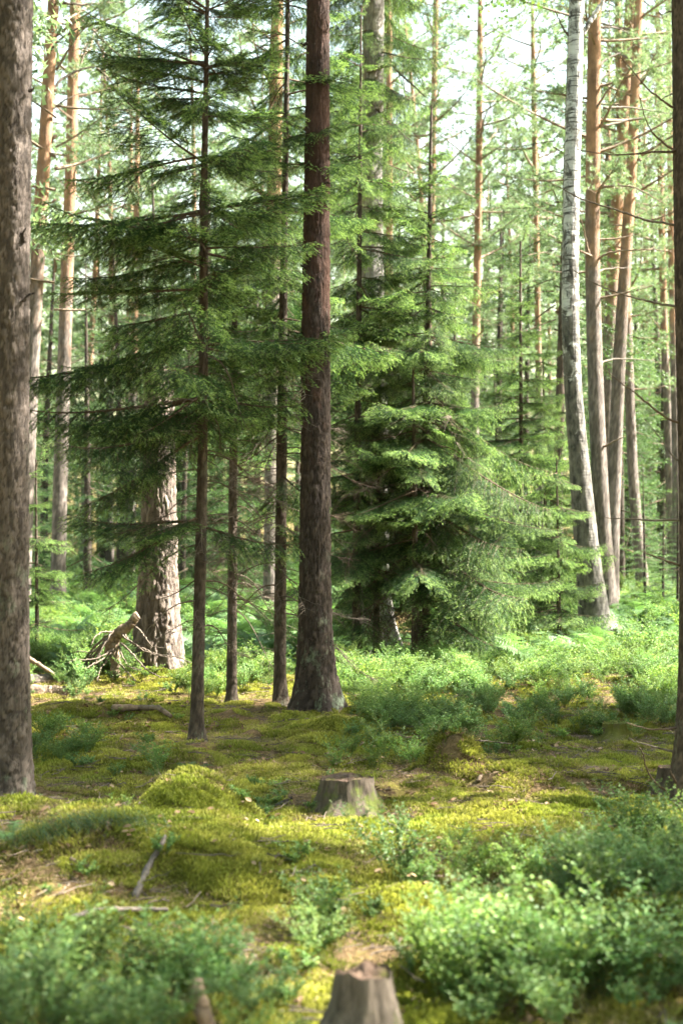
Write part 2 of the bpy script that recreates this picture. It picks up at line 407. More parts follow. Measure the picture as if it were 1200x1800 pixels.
def spruce_bough(mb, L, rg, o=np.zeros(3), az=0.0, pitch=0.0, sp=.0042, nl=.015, nw=.0028, lat=.055, sub=.045, bare=.10, hang=.35, wide=.36, seg=4, young=0.0, curl=.22):
    """one flat spruce bough growing along +X from o, its side twigs hanging a little"""
    s = np.linspace(0, 1, 14)
    sag, lift = rg.uniform(.12, .20), rg.uniform(.10, .22)
    bx = L * s; bz = L * (math.tan(pitch) * s - sag * s ** 1.6 + lift * s ** 3.2)
    by = L * rg.normal(0, .04) * s ** 2 + L * .02 * np.sin(s * rg.uniform(3, 7) + rg.uniform(0, 6))
    ca, sa = math.cos(az), math.sin(az)
    def W(p):
        p = np.asarray(p, float)
        return np.stack([p[..., 0] * ca - p[..., 1] * sa, p[..., 0] * sa + p[..., 1] * ca, p[..., 2]], -1) + o
    ax = np.stack([bx, by, bz], 1)
    mb.tube(W(ax), np.interp(s, [0, 1], [.0055 + .006 * L, .0018]), seg, 0)
    needles(mb, W(ax[6:]), sp, nl, nw, rg, age0=.05 + young, tip=.08)
    n = int(L * (1 - bare) / lat)
    for k in range(n):
        for sd_ in (-1, 1):
            if rg.random() < .08: continue
            u = bare + (1 - bare) * (k + rg.random() * .9) / n
            p0 = np.array([np.interp(u, s, ax[:, c]) for c in range(3)])
            ll = L * wide * (min(1, .45 + u * 2.2)) * (1 - u) ** .75 * rg.uniform(.6, 1.15) + .05
            a = sd_ * rg.uniform(.75, 1.05)
            q = np.linspace(0, 1, 6)
            dx = np.cos(a) * ll * q + .12 * ll * q ** 2; dy = np.sin(a) * ll * q
            dz = -hang * ll * q ** 1.5 * rg.uniform(.5, 1.3) + curl * ll * q ** 4 + .03 * ll
            tw = p0 + np.stack([dx, dy, dz], 1)
            if seg > 3: mb.tube(W(tw), np.interp(q, [0, 1], [.0028, .0010]), 3, 0, cap=False)
            needles(mb, W(tw), sp, nl, nw, rg, age0=young + .1 * u, tip=.05)
            if sub:
                m = int(ll / sub)
                for j in range(m):
                    for s2 in (-1, 1):
                        v = .12 + .85 * (j + rg.random()) / max(m, 1)
                        if v > .97: continue
                        sl = (ll * .42 * (1 - v) + .045) * rg.uniform(.6, 1.25)
                        q0 = np.array([np.interp(v, q, tw[:, c]) for c in range(3)])
                        a2 = a + s2 * rg.uniform(.6, .95)
                        e = np.array([0, .5, 1.0])
                        t2 = q0 + np.stack([np.cos(a2) * sl * e, np.sin(a2) * sl * e, -hang * .9 * sl * e ** 1.5 * rg.uniform(.4, 1.4)], 1)
                        needles(mb, W(t2), sp * 1.05, nl, nw, rg, age0=young + .1 * u, tip=.035)

BOUGH = {}
for i, (L, k) in enumerate([(.35, 2), (.65, 3), (1.0, 3), (1.45, 3), (1.9, 2)]):
    BOUGH[L] = []
    for j in range(k):
        mb = MB(); rg = np.random.default_rng(100 + i * 10 + j)
        big = L > .8
        spruce_bough(mb, L, rg, sp=.0022 if big else .0021, nl=.0150, nw=.0033 if big else .0029, lat=.050 if big else .042, sub=.042 if L > .5 else .038,
                     bare=.06 if L < .8 else .14, hang=.48 + .22 * j, wide=.46 if L < 1.2 else .40)
        BOUGH[L].append(mb.mesh('spruce_bough', [M_twig, M_needle]))
BOUGHB = {}                       # boughs of the old, lanky hanging kind
for i, (L, k) in enumerate([(.9, 2), (1.45, 2)]):
    BOUGHB[L] = []
    for j in range(k):
        mb = MB(); rg = np.random.default_rng(150 + i * 10 + j)
        spruce_bough(mb, L, rg, sp=.0026, nl=.0145, nw=.0028, lat=.040, sub=.046, bare=.12, hang=1.1, wide=.36, curl=.08, young=.15)
        BOUGHB[L].append(mb.mesh('spruce_bough', [M_twig, M_needle]))

def dead_branch_mesh(L, seed, droop=.25, thick=.008, mat=None, subs=7, curve=.12):
    rg = np.random.default_rng(seed); mb = MB()
    s = np.linspace(0, 1, 10)
    ax = np.stack([L * s, L * curve * np.sin(s * rg.uniform(2, 5) + rg.uniform(0, 6)) * s, -L * droop * s ** 1.4 + .05 * L * np.sin(s * 6)], 1)
    mb.tube(ax, np.interp(s, [0, 1], [thick, .0012]), 5)
    for k in range(subs):
        u = rg.uniform(.2, .95); p0 = np.array([np.interp(u, s, ax[:, c]) for c in range(3)])
        l = L * rg.uniform(.12, .4) * (1.1 - u * .5); a = rg.choice([-1, 1]) * rg.uniform(.4, 1.1)
        q = np.linspace(0, 1, 5)
        tw = p0 + np.stack([np.cos(a) * l * q, np.sin(a) * l * q, (-.3 + rg.normal(0, .25)) * l * q ** 1.5], 1)
        mb.tube(tw, np.interp(q, [0, 1], [.0028, .0009]), 4)
        for z in range(3):
            v = rg.uniform(.3, .9); q0 = np.array([np.interp(v, q, tw[:, c]) for c in range(3)])
            a2 = a + rg.normal(0, .9); l2 = l * .35
            mb.tube([q0, q0 + np.array([np.cos(a2), np.sin(a2), rg.normal(-.2, .3)]) * l2], [.0015, .0006], 3)
    return mb.mesh('dead_branch', [mat or M_dead])
DEAD = [dead_branch_mesh(.8, 200 + j, droop=.1 + .14 * j, mat=M_twig if j % 2 else M_dead, subs=8) for j in range(5)]
DEADFINE = []                      # dense tangle of fine dead twigs inside spruces
for j in range(3):
    DEADFINE.append(dead_branch_mesh(1.0, 230 + j, droop=.25, mat=M_dead if j else M_twig, subs=22))

def pine_branch(mb, L, rg, o, az, pitch, tn=22, nl=.075, nw=.007, dens=1.0, wood=True):
    ca, sa = math.cos(az), math.sin(az)
    def W(p): return np.stack([p[:, 0] * ca - p[:, 1] * sa, p[:, 0] * sa + p[:, 1] * ca, p[:, 2]], 1) + o
    s = np.linspace(0, 1, 8)
    ax = np.stack([L * s, L * .12 * np.sin(s * 4 + rg.uniform(0, 6)) * s, L * (math.tan(pitch) * s + .18 * s ** 2)], 1)
    if wood: mb.tube(W(ax), np.interp(s, [0, 1], [.012 + .012 * L, .004]), 4, 0)
    C = []
    for k in range(int(7 * dens * max(1, L))):
        u = rg.uniform(.3, 1.0); p0 = np.array([np.interp(u, s, ax[:, c]) for c in range(3)])
        a = rg.normal(0, 1.0); l = L * rg.uniform(.15, .42)
        q = np.linspace(0, 1, 4); tw = p0 + np.stack([np.cos(a) * l * q, np.sin(a) * l * q, l * rg.uniform(-.1, .5) * q ** 1.3], 1)
        if wood: mb.tube(W(tw), [.006, .004, .003, .002], 3, 0, cap=False)
        for t in range(int(3 + 5 * l)):
            v = rg.uniform(.35, 1.05); C.append([np.interp(v, q, tw[:, c]) for c in range(3)] + rg.normal(0, .05, 3))
    C = W(np.array(C)); n = len(C) * tn
    d = unit(rg.normal(0, 1, (n, 3)) + np.array([0, 0, .5])); c = np.repeat(C, tn, 0)
    w = unit(np.cross(d, rg.normal(0, 1, (n, 3)))); l = nl * rg.uniform(.7, 1.3, (n, 1))
    v = np.stack([c - w * nw / 2, c + w * nw / 2, c + d * l], 1).reshape(-1, 3)
    mb.add(v, np.arange(n * 3).reshape(-1, 3), None, 1, np.repeat(np.clip(np.repeat(rg.random(len(C)), tn) * .8 + rg.normal(0, .1, n), 0, 1), 3))

def pine_crown(seed, z0=8.0, H=19.0, n=34, Lm=2.6, tn=18):
    mb = MB(); rg = np.random.default_rng(seed)
    for k in range(n):
        t = (k + rg.random()) / n; z = z0 + (H - z0) * t ** .85
        L = Lm * (.55 + .6 * rg.random()) * (1 - .75 * t ** 2) * (.6 + .4 * min(1, t * 4))
        pine_branch(mb, max(L, .5), rg, np.array([0, 0, z]), k * 2.4 + rg.normal(0, .4), rg.uniform(-.15, .45) + .3 * t, tn=tn, nl=.10, nw=.011, dens=1.15)
    return mb.mesh('pine_crown', [M_log, M_pineneedle])
PCROWN = [pine_crown(300 + j, z0=[6.0, 7.5, 5.0, 8.5][j], n=[46, 40, 50, 36][j], tn=20) for j in range(4)]

def spruce_crown(seed, H=8.0, z0=.8, n=60, Lm=1.9, nw=.011, hang=.5):
    mb = MB(); rg = np.random.default_rng(seed)
    for k in range(n):
        t = (k + rg.random()) / n; z = z0 + (H - z0) * t
        L = max(.18, Lm * (1 - t) ** .85 * rg.uniform(.7, 1.15))
        spruce_bough(mb, L, rg, np.array([0, 0, z]), k * 2.4 + rg.normal(0, .3), .25 * t - .25 * (1 - t) + rg.normal(0, .06), sp=.016, nl=.045, nw=nw,
                     lat=.11, sub=.13, bare=.12, hang=hang, seg=3, wide=.42)
    return mb.mesh('spruce_crown', [M_twig, M_needle_far])
SCROWN = [spruce_crown(400, hang=.45), spruce_crown(401, n=55, hang=.8), spruce_crown(402, H=8, z0=2.0, n=50, hang=1.0, Lm=1.7)]

# ------------------------------------------------------------------ trunks and trees
TRUNK, CROWN = {}, {}
def crown_of(root):                # the part that holds a near tree's boughs
    if root.name not in CROWN:
        CROWN[root.name] = link('crown', None, root)
    return CROWN[root.name]
def trunk(root, ctrl, Y, H, mat, base, plate=(.05, .16, .012), dz=.03, ds=.02, flare=.35, lobes=4, ztop=None, seed=0, name='trunk', rough=.004):
    """ctrl: [(px, py, width px)] down the trunk as the photograph shows it, at distance Y"""
    c = []
    for (px, py, w) in ctrl:
        p = P(px, py, Y); c.append((p[2] - base[2], p[0] - base[0], w * .5 / FPX * Y))
    c.sort(); c = np.array(c)
    if c[0, 0] > .05: c = np.vstack([[0, 0, c[0, 2]], c])
    zt = min(H, c[-1, 0]) if ztop is None else ztop
    z = np.concatenate([np.arange(-.3, zt, dz), np.linspace(zt, H, 18)]) if H > zt + .1 else np.arange(-.3, H, dz)
    slope = (c[-1, 1] - c[-3 if len(c) > 2 else -2, 1]) / (c[-1, 0] - c[-3 if len(c) > 2 else -2, 0])
    def xz(zz):
        x = np.interp(zz, c[:, 0], c[:, 1]); over = np.maximum(zz - c[-1, 0], 0)
        return x + slope * over * .7
    def rz(zz):
        r = np.interp(zz, c[:, 0], c[:, 2]); top = c[-1, 0]
        return np.where(zz > top, c[-1, 2] * np.clip(1 - (zz - top) / max(H - top, .1), 0, 1) ** .8 + .006, r)
    k = np.linspace(-.6, .6, 9)
    X = np.mean([xz(z + kk) for kk in k], 0); rr = np.mean([rz(z + kk * .5) for kk in k], 0)
    rmax = rr.max(); seg = int(max(8, min(150, 2 * math.pi * rmax / ds)))
    th = np.arange(seg) * 2 * np.pi / seg
    TH, Z = np.meshgrid(th, z)
    rg = np.random.default_rng(seed + 900); ph = rg.uniform(0, 6.28, 4)
    fl = flare * np.exp(-np.maximum(Z, -.05) / (rmax * 1.3 + .03)) * (1 + .45 * np.sin(lobes * TH + ph[0]) + .25 * np.sin((lobes + 3) * TH + ph[1]))
    rad = rr[:, None] * (1 + fl + .04 * np.sin(2 * TH + ph[2] + Z * .5))
    ncell = max(4, round(2 * math.pi * rmax / plate[0]))
    per = np.minimum(1, np.minimum(TH, 2 * np.pi - TH) * 3)
    u = TH / (2 * np.pi) * ncell + (.55 * fbm(Z / plate[1] * .9, TH * 1.5, seed, 3) + .25 * fbm(Z / plate[1] * 3.1, TH * 4, seed + 2, 2)) * per; v = Z / plate[1] + .7 * fbm(Z / plate[1] * .8 + 7, TH * ncell * .25, seed + 4, 3) * per
    f1, f2, rid = worley(u, v, seed, ncell)
    e = np.clip((f2 - f1) / .24, 0, 1); e = e * e * (3 - 2 * e)
    e = np.clip(e + .5 * fbm(u * 1.3, v * 2.6, seed + 8, 3) * per, 0, 1)
    dep = plate[2] * np.clip(rr / rmax, .3, 1)[:, None]
    rad = rad + dep * (e * (.6 + .5 * rid) - .6) + rough * fbm(u * 2.2, v * 5, seed + 3, 3)
    V = np.stack([X[:, None] + rad * np.cos(TH), rad * np.sin(TH), Z], -1).reshape(-1, 3)
    n = len(z); i = np.arange(n - 1)[:, None] * seg; kk = np.arange(seg)[None]; k2 = (kk + 1) % seg
    q = np.stack([i + kk, i + k2, i + seg + k2, i + seg + kk], -1).reshape(-1, 4)
    me = mesh_np(name, V, quads=q, mats=[mat], attrs={'plate': (rid * e).ravel()}, smooth=True)
    o = link(name, me, root); TRUNK[root.name] = o
    return o, (lambda zz: float(np.mean(xz(np.array([zz]))))), (lambda zz: float(rz(np.array([zz]))[0]))

def base_at(ctrl, Y):
    px = max(ctrl, key=lambda c: c[1])[0]
    x = P(px, 1000, Y)[0]
    return Vector((x, Y, gz(x, Y)))

def curve_branch(root, base, pts, Y, r0, r1=.002, mat=None, name='dead_branch', dy=0.0, seg=6):
    """a bare branch through the given pixels at the tree's own distance, swinging dy metres nearer or farther on the way"""
    n = len(pts); W = []
    for k, (px, py) in enumerate(pts):
        yy = Y + dy * k / max(1, n - 1); W.append(P(px, py, yy) - np.array(base))
    W = np.array(W); t = np.arange(n); tt = np.linspace(0, n - 1, 6 * n)
    rg = np.random.default_rng(int(abs(pts[0][0] * 7 + pts[0][1])))
    C = np.stack([np.interp(tt, t, W[:, c]) for c in range(3)], 1)
    ker = np.ones(5) / 5
    for c in range(3):
        pad = np.concatenate([[2 * C[0, c] - C[2, c], 2 * C[0, c] - C[1, c]], C[:, c], [2 * C[-1, c] - C[-2, c], 2 * C[-1, c] - C[-3, c]]]); C[:, c] = np.convolve(pad, ker, 'valid')
    C[1:-1] += rg.normal(0, r0 * .18, C[1:-1].shape)
    mb = MB(); mb.tube(C, np.interp(np.arange(len(C)), [0, len(C) - 1], [r0, r1]), seg)
    me = mb.mesh(name, [mat or M_dead], smooth=True)
    return link(name, me, TRUNK[root.name])

def bough_on(root, L, z, az, pitch, xat, rg, kind='A', roll=0.0):
    src = BOUGH if kind == 'A' else BOUGHB
    key = min(src, key=lambda k: abs(math.log(k / max(L, .1))))
    me = src[key][rg.integers(len(src[key]))]
    sc = L / key
    o = link('bough', me, crown_of(root), (xat(z), 0, z), (roll, -pitch, az), (sc, sc * (1 if rg.random() < .5 else -1), sc))
    return o

def spruce(ctrl, Y, H, label, Lf, pf, zlow, dens=14.0, mat=None, plate=(.03, .05, .004), seed=0, group=None, dead=(0, 0, 0), kind='A', azf=None, dz=.04, cat='spruce tree', deadL=.8, ds=.016):
    """Lf(z): bough length, pf(z): bough pitch in radians, dens: boughs per metre of trunk"""
    b = base_at(ctrl, Y); rg = np.random.default_rng(500 + seed)
    root = empty('spruce_tree', b, label, cat, group)
    t, xat, rat = trunk(root, ctrl, Y, H, mat or M_spruce_bark, b, plate, dz=dz, ds=ds, flare=.6, lobes=3, seed=seed)
    zw = zlow; a0 = rg.uniform(0, 6)
    while zw < H - .05:                                    # whorl after whorl, with stray boughs between
        step = rg.uniform(.26, .46); nb = max(2, int(round(dens * step))); a0 += rg.uniform(.4, 1.2)
        for k in range(nb):
            stray = rg.random() < .25
            z = zw + (rg.uniform(0, step) if stray else rg.normal(0, .025)); a = a0 + k * 2 * math.pi / nb + rg.normal(0, .22)
            L = Lf(z) * rg.uniform(.55, 1.2) * (.75 if stray else 1)
            if azf:
                f_ = azf(a % (2 * math.pi), z, rg)
                if not f_: continue
                L *= float(f_)
            if L < .12 or z > H - .02: continue
            bough_on(root, L, z, a, pf(z) + rg.normal(0, .14), xat, rg, ('B' if rg.random() < .18 else 'A') if kind == 'M' else kind, roll=rg.normal(0, .15))
        zw += step
    bough_on(root, .35, H - .12, 0, 1.35, xat, rg)
    n, d0, d1 = dead
    for k in range(n):
        zz = d0 + (d1 - d0) * (k + rg.random()) / n
        src = DEAD if rg.random() < .75 else DEADFINE
        link('dead_branch', src[rg.integers(len(src))], t, (xat(zz), 0, zz), (rg.normal(0, .4), rg.uniform(-.15, .35), rg.uniform(0, 6.28)), deadL * rg.uniform(.6, 1.4))
    return root, b, xat

def pine(ctrl, Y, H, label, mat, plate=(.05, .14, .006), seed=0, group=None, crown=0, csc=None, dz=.08, ds=.04, flare=.25, crz=None, cat='pine tree', lobes=4, ztop=None, rough=.004, name='pine_tree'):
    b = base_at(ctrl, Y)
    root = empty(name, b, label, cat, group)
    t, xat, rat = trunk(root, ctrl, Y, H, mat, b, plate, dz=dz, ds=ds, flare=flare, seed=seed, lobes=lobes, ztop=ztop, rough=rough)
    if crown is not None:
        s = H / 19.0 if csc is None else csc
        link('crown', PCROWN[crown % 4], root, (xat(H * .75), 0, H - 19.0 * s), (0, 0, seed * 1.7 if crz is None else crz), s)
    return root, b, xat

# ------------------------------------------------------------------ the near trees
lin = lambda z, xs, ys: float(np.interp(z, xs, ys))

# pine cut by the left edge of the picture
c = [(27, -40, 64), (26, 200, 62), (24, 500, 58), (22, 800, 58), (20, 1100, 60), (20, 1300, 68), (18, 1430, 74)]
root, b, xat = pine(c, 8.8, 16.0, 'thick grey pine trunk with flaking bark cut by the left edge', M_pine_near, plate=(.032, .075, .010), seed=1, crown=0, dz=.016, ds=.011, flare=.30, lobes=5, rough=.010)
for pts in ([(52, 160), (57, 158), (60, 153)], [(44, 425), (40, 412), (47, 400)], [(42, 530), (50, 518), (63, 515)], [(20, 75), (26, 66), (24, 60)]):
    curve_branch(root, b, pts, 8.72, .012, .004, M_spruce_bark, 'branch_stub')

# main dark pine in the middle
c = [(559, -40, 38), (558, 200, 40), (556, 400, 45), (555, 600, 49), (555, 800, 52), (553, 1000, 55), (554, 1150, 62), (556, 1240, 70), (556, 1270, 74)]
root, b, xat = pine(c, 13.3, 17.0, 'dark reddish pine trunk standing in the middle of the picture', M_pine_red, plate=(.048, .105, .017), seed=2, crown=1, dz=.022, ds=.014, flare=.42, lobes=5, rough=.010)
for pts in ([(540, 75), (532, 80), (530, 76)], [(536, 470), (528, 466)], [(566, 330), (572, 322), (580, 322)]):
    curve_branch(root, b, pts, 13.2, .018, .008, M_spruce_bark, 'branch_stub')

# old thick pine on the mound at the left
c = [(280, 600, 48), (279, 700, 52), (280, 850, 60), (279, 1000, 68), (277, 1100, 78), (277, 1160, 84), (278, 1190, 92)]
root, b, xat = pine(c, 16.0, 3.4, 'thick old pine with deeply furrowed bark on the mossy mound', M_pine_old, plate=(.065, .17, .034), seed=3, crown=None, dz=.026, ds=.012, flare=.14, lobes=6, rough=.014)
OLDPINE = b

# slender spruce A: the tall crown left of the middle
c = [(366, -60, 6), (363, 100, 8), (359, 300, 12), (358, 600, 16), (357, 800, 18), (352, 1000, 21), (348, 1200, 22), (344, 1330, 25)]
def LA(z):   # frame: y 1000 -> z 1.5, y 0 -> z 6
    return lin(z, [1.2, 1.9, 2.6, 3.2, 3.9, 4.6, 5.3, 6.0, 6.9], [1.0, 1.35, 1.42, 1.35, 1.38, 1.15, .95, .62, .2])
def azA(a, z, rg):
    left = math.cos(a) < .1
    if z < 2.6: return 1.0 * ((math.cos(a) < -.5 and rg.random() < .42) or rg.random() < .08)
    return 1.18 if left else lin(z, [2.5, 4.0, 6.0], [.7, .75, .9])
spruce(c, 11.3, 6.9, 'tall slender spruce with bare lower trunk and wide left-reaching boughs', LA, lambda z: lin(z, [1.5, 2.4, 3.5, 5, 6.5], [-.42, -.28, -.06, .15, .5]), 1.75, 19, seed=11, azf=azA, dead=(34, .9, 3.2), deadL=.75)
# slim trunk B
c = [(413, 560, 9), (411, 720, 13), (409, 900, 15), (408, 1100, 16), (407, 1250, 18)]
spruce(c, 14.0, 4.8, 'thin bare spruce pole between the tall slender spruce and the middle pine', lambda z: lin(z, [2.6, 3.4, 4.8], [.75, .6, .2]), lambda z: -.25 + .1 * z, 2.9, 14, seed=12, dead=(52, .9, 3.4), deadL=.8, ds=.014)
# spruce C, just left of the middle pine
c = [(507, -80, 7), (504, 150, 9), (500, 400, 12), (497, 600, 15), (495, 800, 18), (493, 1000, 20), (492, 1150, 21), (492, 1275, 22)]
def LC(z): return lin(z, [2.2, 3.0, 4.0, 5.5, 7.0, 8.4], [1.0, 1.1, 1.05, .95, .75, .2])
def azC(a, z, rg):
    if math.sin(a) < -.1 and math.cos(a) > -.3 and rg.random() < .6: return 0
    return 1.0 if z > 2.9 else float(rg.random() < .3)
root, b, xat = spruce(c, 13.7, 8.4, 'slim spruce with pale sunlit foot close beside the dark middle pine', LC, lambda z: lin(z, [2, 4, 8], [-.4, -.2, .25]), 2.2, 16, seed=13, azf=azC, dead=(60, .9, 3.6), deadL=.8)
rgc = np.random.default_rng(5)
for (z, az, L, pt) in [(5.95, -.75, .9, .05), (5.5, -.95, .85, 0), (5.25, -.6, .95, -.05), (4.9, -1.1, .8, -.1), (3.75, -.7, .9, -.15), (3.6, -.95, .8, -.2), (1.75, -.8, .62, -.35), (2.7, -.6, .6, -.3)]:
    bough_on(root, L, z, az, pt, xat, rgc, roll=rgc.normal(0, .2))
# spruces D and E: the broad sunlit crown right of the middle
c = [(758, 180, 4), (756, 300, 7), (753, 480, 9), (751, 640, 13), (748, 800, 15), (747, 1000, 18), (745, 1190, 22)]
def LD(z): return lin(z, [.5, 1.2, 2.0, 3.0, 4.0, 4.9, 5.8, 7.0], [1.7, 2.05, 2.05, 1.85, 1.5, 1.05, .6, .15])
def azD(a, z, rg):
    return float(z > 2.0 or (math.cos(a) > .2) or rg.random() < .12)
spruce(c, 18.4, 7.4, 'broad spruce with bright drooping boughs right of the middle pine', LD, lambda z: lin(z, [.5, 1.5, 3, 5, 7], [-.10, -.26, -.26, -.05, .45]), .9, 21, seed=14, kind='M', azf=azD, dead=(46, .4, 3.6), deadL=1.1)
c = [(726, 700, 5), (728, 850, 9), (730, 1000, 12), (728, 1190, 14)]
spruce(c, 17.9, 3.9, 'thin dark spruce pole inside the broad sunlit spruce', lambda z: lin(z, [1.2, 2.5, 3.9], [1.3, 1.0, .3]), lambda z: -.30, 1.4, 8, seed=15, dead=(24, .4, 2.6), deadL=.9, ds=.014)
# spruce behind the middle pine: pale hanging boughs
def azF(a, z, rg): return float(not (math.sin(a) < -.2 and rg.random() < .5))
c = [(634, 60, 3), (633, 250, 6), (631, 500, 9), (629, 700, 11), (627, 900, 14), (626, 1180, 17)]
spruce(c, 18.3, 8.6, 'leafy spruce with pale hanging twigs right behind the middle pine', lambda z: lin(z, [1.0, 2.4, 4.0, 6.5, 8.2], [1.0, 1.15, 1.0, .8, .2]), lambda z: lin(z, [1, 3, 8], [-.3, -.25, .2]), 1.3, 15, seed=16, azf=azF, kind='M', dead=(26, .8, 3.0), deadL=.9)
# old grey-barked spruce
c = [(657, -60, 36), (655, 150, 38), (652, 350, 41), (655, 600, 47), (655, 800, 53), (652, 1000, 60), (650, 1130, 70)]
def LG(z): return lin(z, [3, 5, 7, 10, 15, 19], [1.2, 1.3, 1.2, 1.6, 1.4, .3])
root, b, xat = spruce(c, 21.0, 19.0, 'old spruce with smooth pale grey trunk behind the broad sunlit spruce', LG, lambda z: -.35, 4.2, 9, mat=M_spruce_grey, plate=(.05, .07, .006), seed=17, kind='B', dz=.06, ds=.03)
curve_branch(root, b, [(645, 125), (675, 118), (690, 113), (698, 125), (715, 140), (735, 160), (752, 172)], 20.8, .03, .006, M_pale)
# small spruce under the old grey one, filling the lower left of the broad crown
c = [(668, 560, 3), (667, 700, 6), (664, 900, 9), (660, 1165, 12)]
spruce(c, 18.6, 4.6, 'bushy low spruce with hanging twigs before the old grey spruce', lambda z: lin(z, [.6, 2.0, 3.4, 4.6], [1.05, 1.15, .8, .2]), lambda z: -.35, .8, 11, seed=18, kind='B', dead=(10, .5, 2), deadL=.9)
# small spruce D2, thin leader right
c = [(914, 400, 3), (914, 560, 5), (915, 700, 7), (915, 850, 8), (916, 1090, 10)]
def LH(z): return lin(z, [.3, 1.5, 3.0, 4.2, 6.2], [1.35, 1.35, 1.0, .7, .15])
spruce(c, 23.5, 6.6, 'young spruce with thin pointed leader left of the birch', LH, lambda z: lin(z, [0, 2, 6], [-.25, -.15, .3]), .6, 20, seed=19, dead=(8, .4, 2), dz=.08)
# young spruce by the foot of the birch
c = [(978, 870, 3), (980, 950, 5), (982, 1125, 8)]
spruce(c, 20.2, 2.8, 'small dark spruce crowding the foot of the birch', lambda z: lin(z, [.2, 1, 3.4], [.85, .75, .15]), lambda z: -.1, .3, 26, seed=20, dz=.08)
# small spruce left, beside the left pine
c = [(64, 850, 3), (64, 950, 5), (66, 1090, 7)]
spruce(c, 19.0, 2.7, 'little light green spruce beside the left edge pine', lambda z: lin(z, [.3, 1.2, 2.7], [.65, .5, .1]), lambda z: .05, .5, 22, seed=21, dz=.08)
c = [(955, 700, 3), (957, 850, 5), (960, 1090, 9)]
spruce(c, 26.0, 5.0, 'shady young spruce behind the thin leader spruce', lambda z: lin(z, [.3, 2, 5], [1.5, 1.2, .2]), lambda z: -.15, .5, 18, seed=22, dz=.08)

# birch
c = [(1014, -40, 24), (1010, 120, 26), (1006, 260, 27), (1002, 400, 28), (1001, 560, 31), (1007, 700, 32), (1016, 800, 36), (1025, 900, 41), (1033, 1000, 46), (1044, 1080, 52), (1050, 1140, 60)]
b = base_at(c, 21.0)
root = empty('birch_tree', b, 'leaning birch with white bark and black marks', 'birch tree')
t, xat, rat = trunk(root, c, 21.0, 17.0, M_birch, b, (.07, .05, .010), dz=.05, ds=.02, flare=.2, seed=31, rough=.01)
curve_branch(root, b, [(1022, 60), (1035, 40), (1050, 15), (1066, -8), (1080, -30)], 21.0, .045, .02, M_birch, 'branch')
curve_branch(root, b, [(1003, 66), (992, 55), (982, 35), (975, 18)], 21.0, .02, .006, M_twig, 'branch')
mb = MB(); rg = np.random.default_rng(33)
for k in range(26):
    o = np.array([xat(11), 0, rg.uniform(9.8, 16.5)]); az = rg.uniform(0, 6.28); L = rg.uniform(1, 2.4)
    q = np.linspace(0, 1, 6); ax = o + np.stack([np.cos(az) * L * q, np.sin(az) * L * q, L * (.6 * q - .5 * q ** 2.5)], 1)
    mb.tube(ax, np.interp(q, [0, 1], [.02, .004]), 4, 0)
    n = int(150 * L); u = rg.uniform(.3, 1, n); pc = np.stack([np.interp(u, q, ax[:, j]) for j in range(3)], 1) + rg.normal(0, .22, (n, 3)) - np.array([0, 0, .15])
    d = unit(rg.normal(0, 1, (n, 3)) + [0, 0, -.6]); w = unit(np.cross(d, rg.normal(0, 1, (n, 3))))
    v = np.stack([pc, pc + d * .03 + w * .025, pc + d * .07, pc + d * .03 - w * .025], 1).reshape(-1, 3)
    mb.add(v, None, np.arange(n * 4).reshape(-1, 4), 1, np.repeat(rg.random(n), 4))
link('crown', mb.mesh('birch_crown', [M_twig, M_birchleaf]), root)

# right edge spruce with bare twigs
c = [(1193, -40, 30), (1194, 300, 24), (1197, 600, 20), (1201, 900, 15), (1202, 1150, 16), (1203, 1300, 22), (1206, 1430, 34)]
b = base_at(c, 9.0)
root = empty('spruce_tree', b, 'dark trunk with bare dead twigs cut by the right edge', 'spruce tree')
c = [(1200, -40, 42), (1202, 300, 40), (1205, 600, 37), (1210, 900, 32), (1210, 1150, 32), (1208, 1300, 40), (1206, 1430, 66)]
t, xat, rat = trunk(root, c, 9.0, 12.0, M_spruce_bark, b, (.03, .05, .005), dz=.02, ds=.012, flare=.5, seed=35, lobes=5)
tw = [([(1190, 268), (1150, 266), (1100, 273), (1050, 270), (1012, 262)], -.15), ([(1190, 396), (1130, 386), (1080, 368), (1020, 350), (985, 330), (955, 316)], .4), ([(1190, 194), (1168, 180), (1140, 160), (1115, 130), (1085, 95)], -.3),
      ([(1192, 540), (1150, 532), (1100, 520), (1050, 502), (1000, 470)], .3), ([(1196, 745), (1170, 735), (1140, 712), (1115, 690), (1080, 665), (1062, 650)], -.2), ([(1198, 815), (1180, 800), (1160, 770), (1130, 735)], .2),
      ([(1198, 914), (1150, 915), (1100, 912), (1060, 910)], .2), ([(1196, 995), (1170, 985), (1140, 975), (1125, 968)], -.2), ([(1194, 1278), (1165, 1282), (1140, 1282), (1115, 1275), (1100, 1270)], -.2),
      ([(1194, 1323), (1165, 1318), (1140, 1310), (1115, 1304), (1104, 1297)], .15), ([(1194, 1392), (1165, 1388), (1145, 1370), (1133, 1345), (1128, 1320), (1120, 1310)], -.3), ([(1198, 1400), (1190, 1380), (1182, 1365), (1176, 1354)], -.2), ([(1200, 1480), (1196, 1440), (1192, 1410)], -.25),
      ([(1190, 268), (1170, 255), (1145, 235), (1130, 200), (1122, 165)], -.4), ([(1192, 160), (1180, 165), (1160, 175)], .2), ([(1186, 22), (1175, 20), (1163, 26)], .1)]
for pts, dy in tw: curve_branch(root, b, pts, 9.0, .0085, .0022, M_twig if dy < 0 else M_dead, dy=dy)
rg = np.random.default_rng(36)
for k in range(26):
    z = 6.6 + k * .2; bough_on(root, 1.5 * (1 - .6 * k / 26), z, rg.uniform(0, 6.28), -.2, xat, rg)

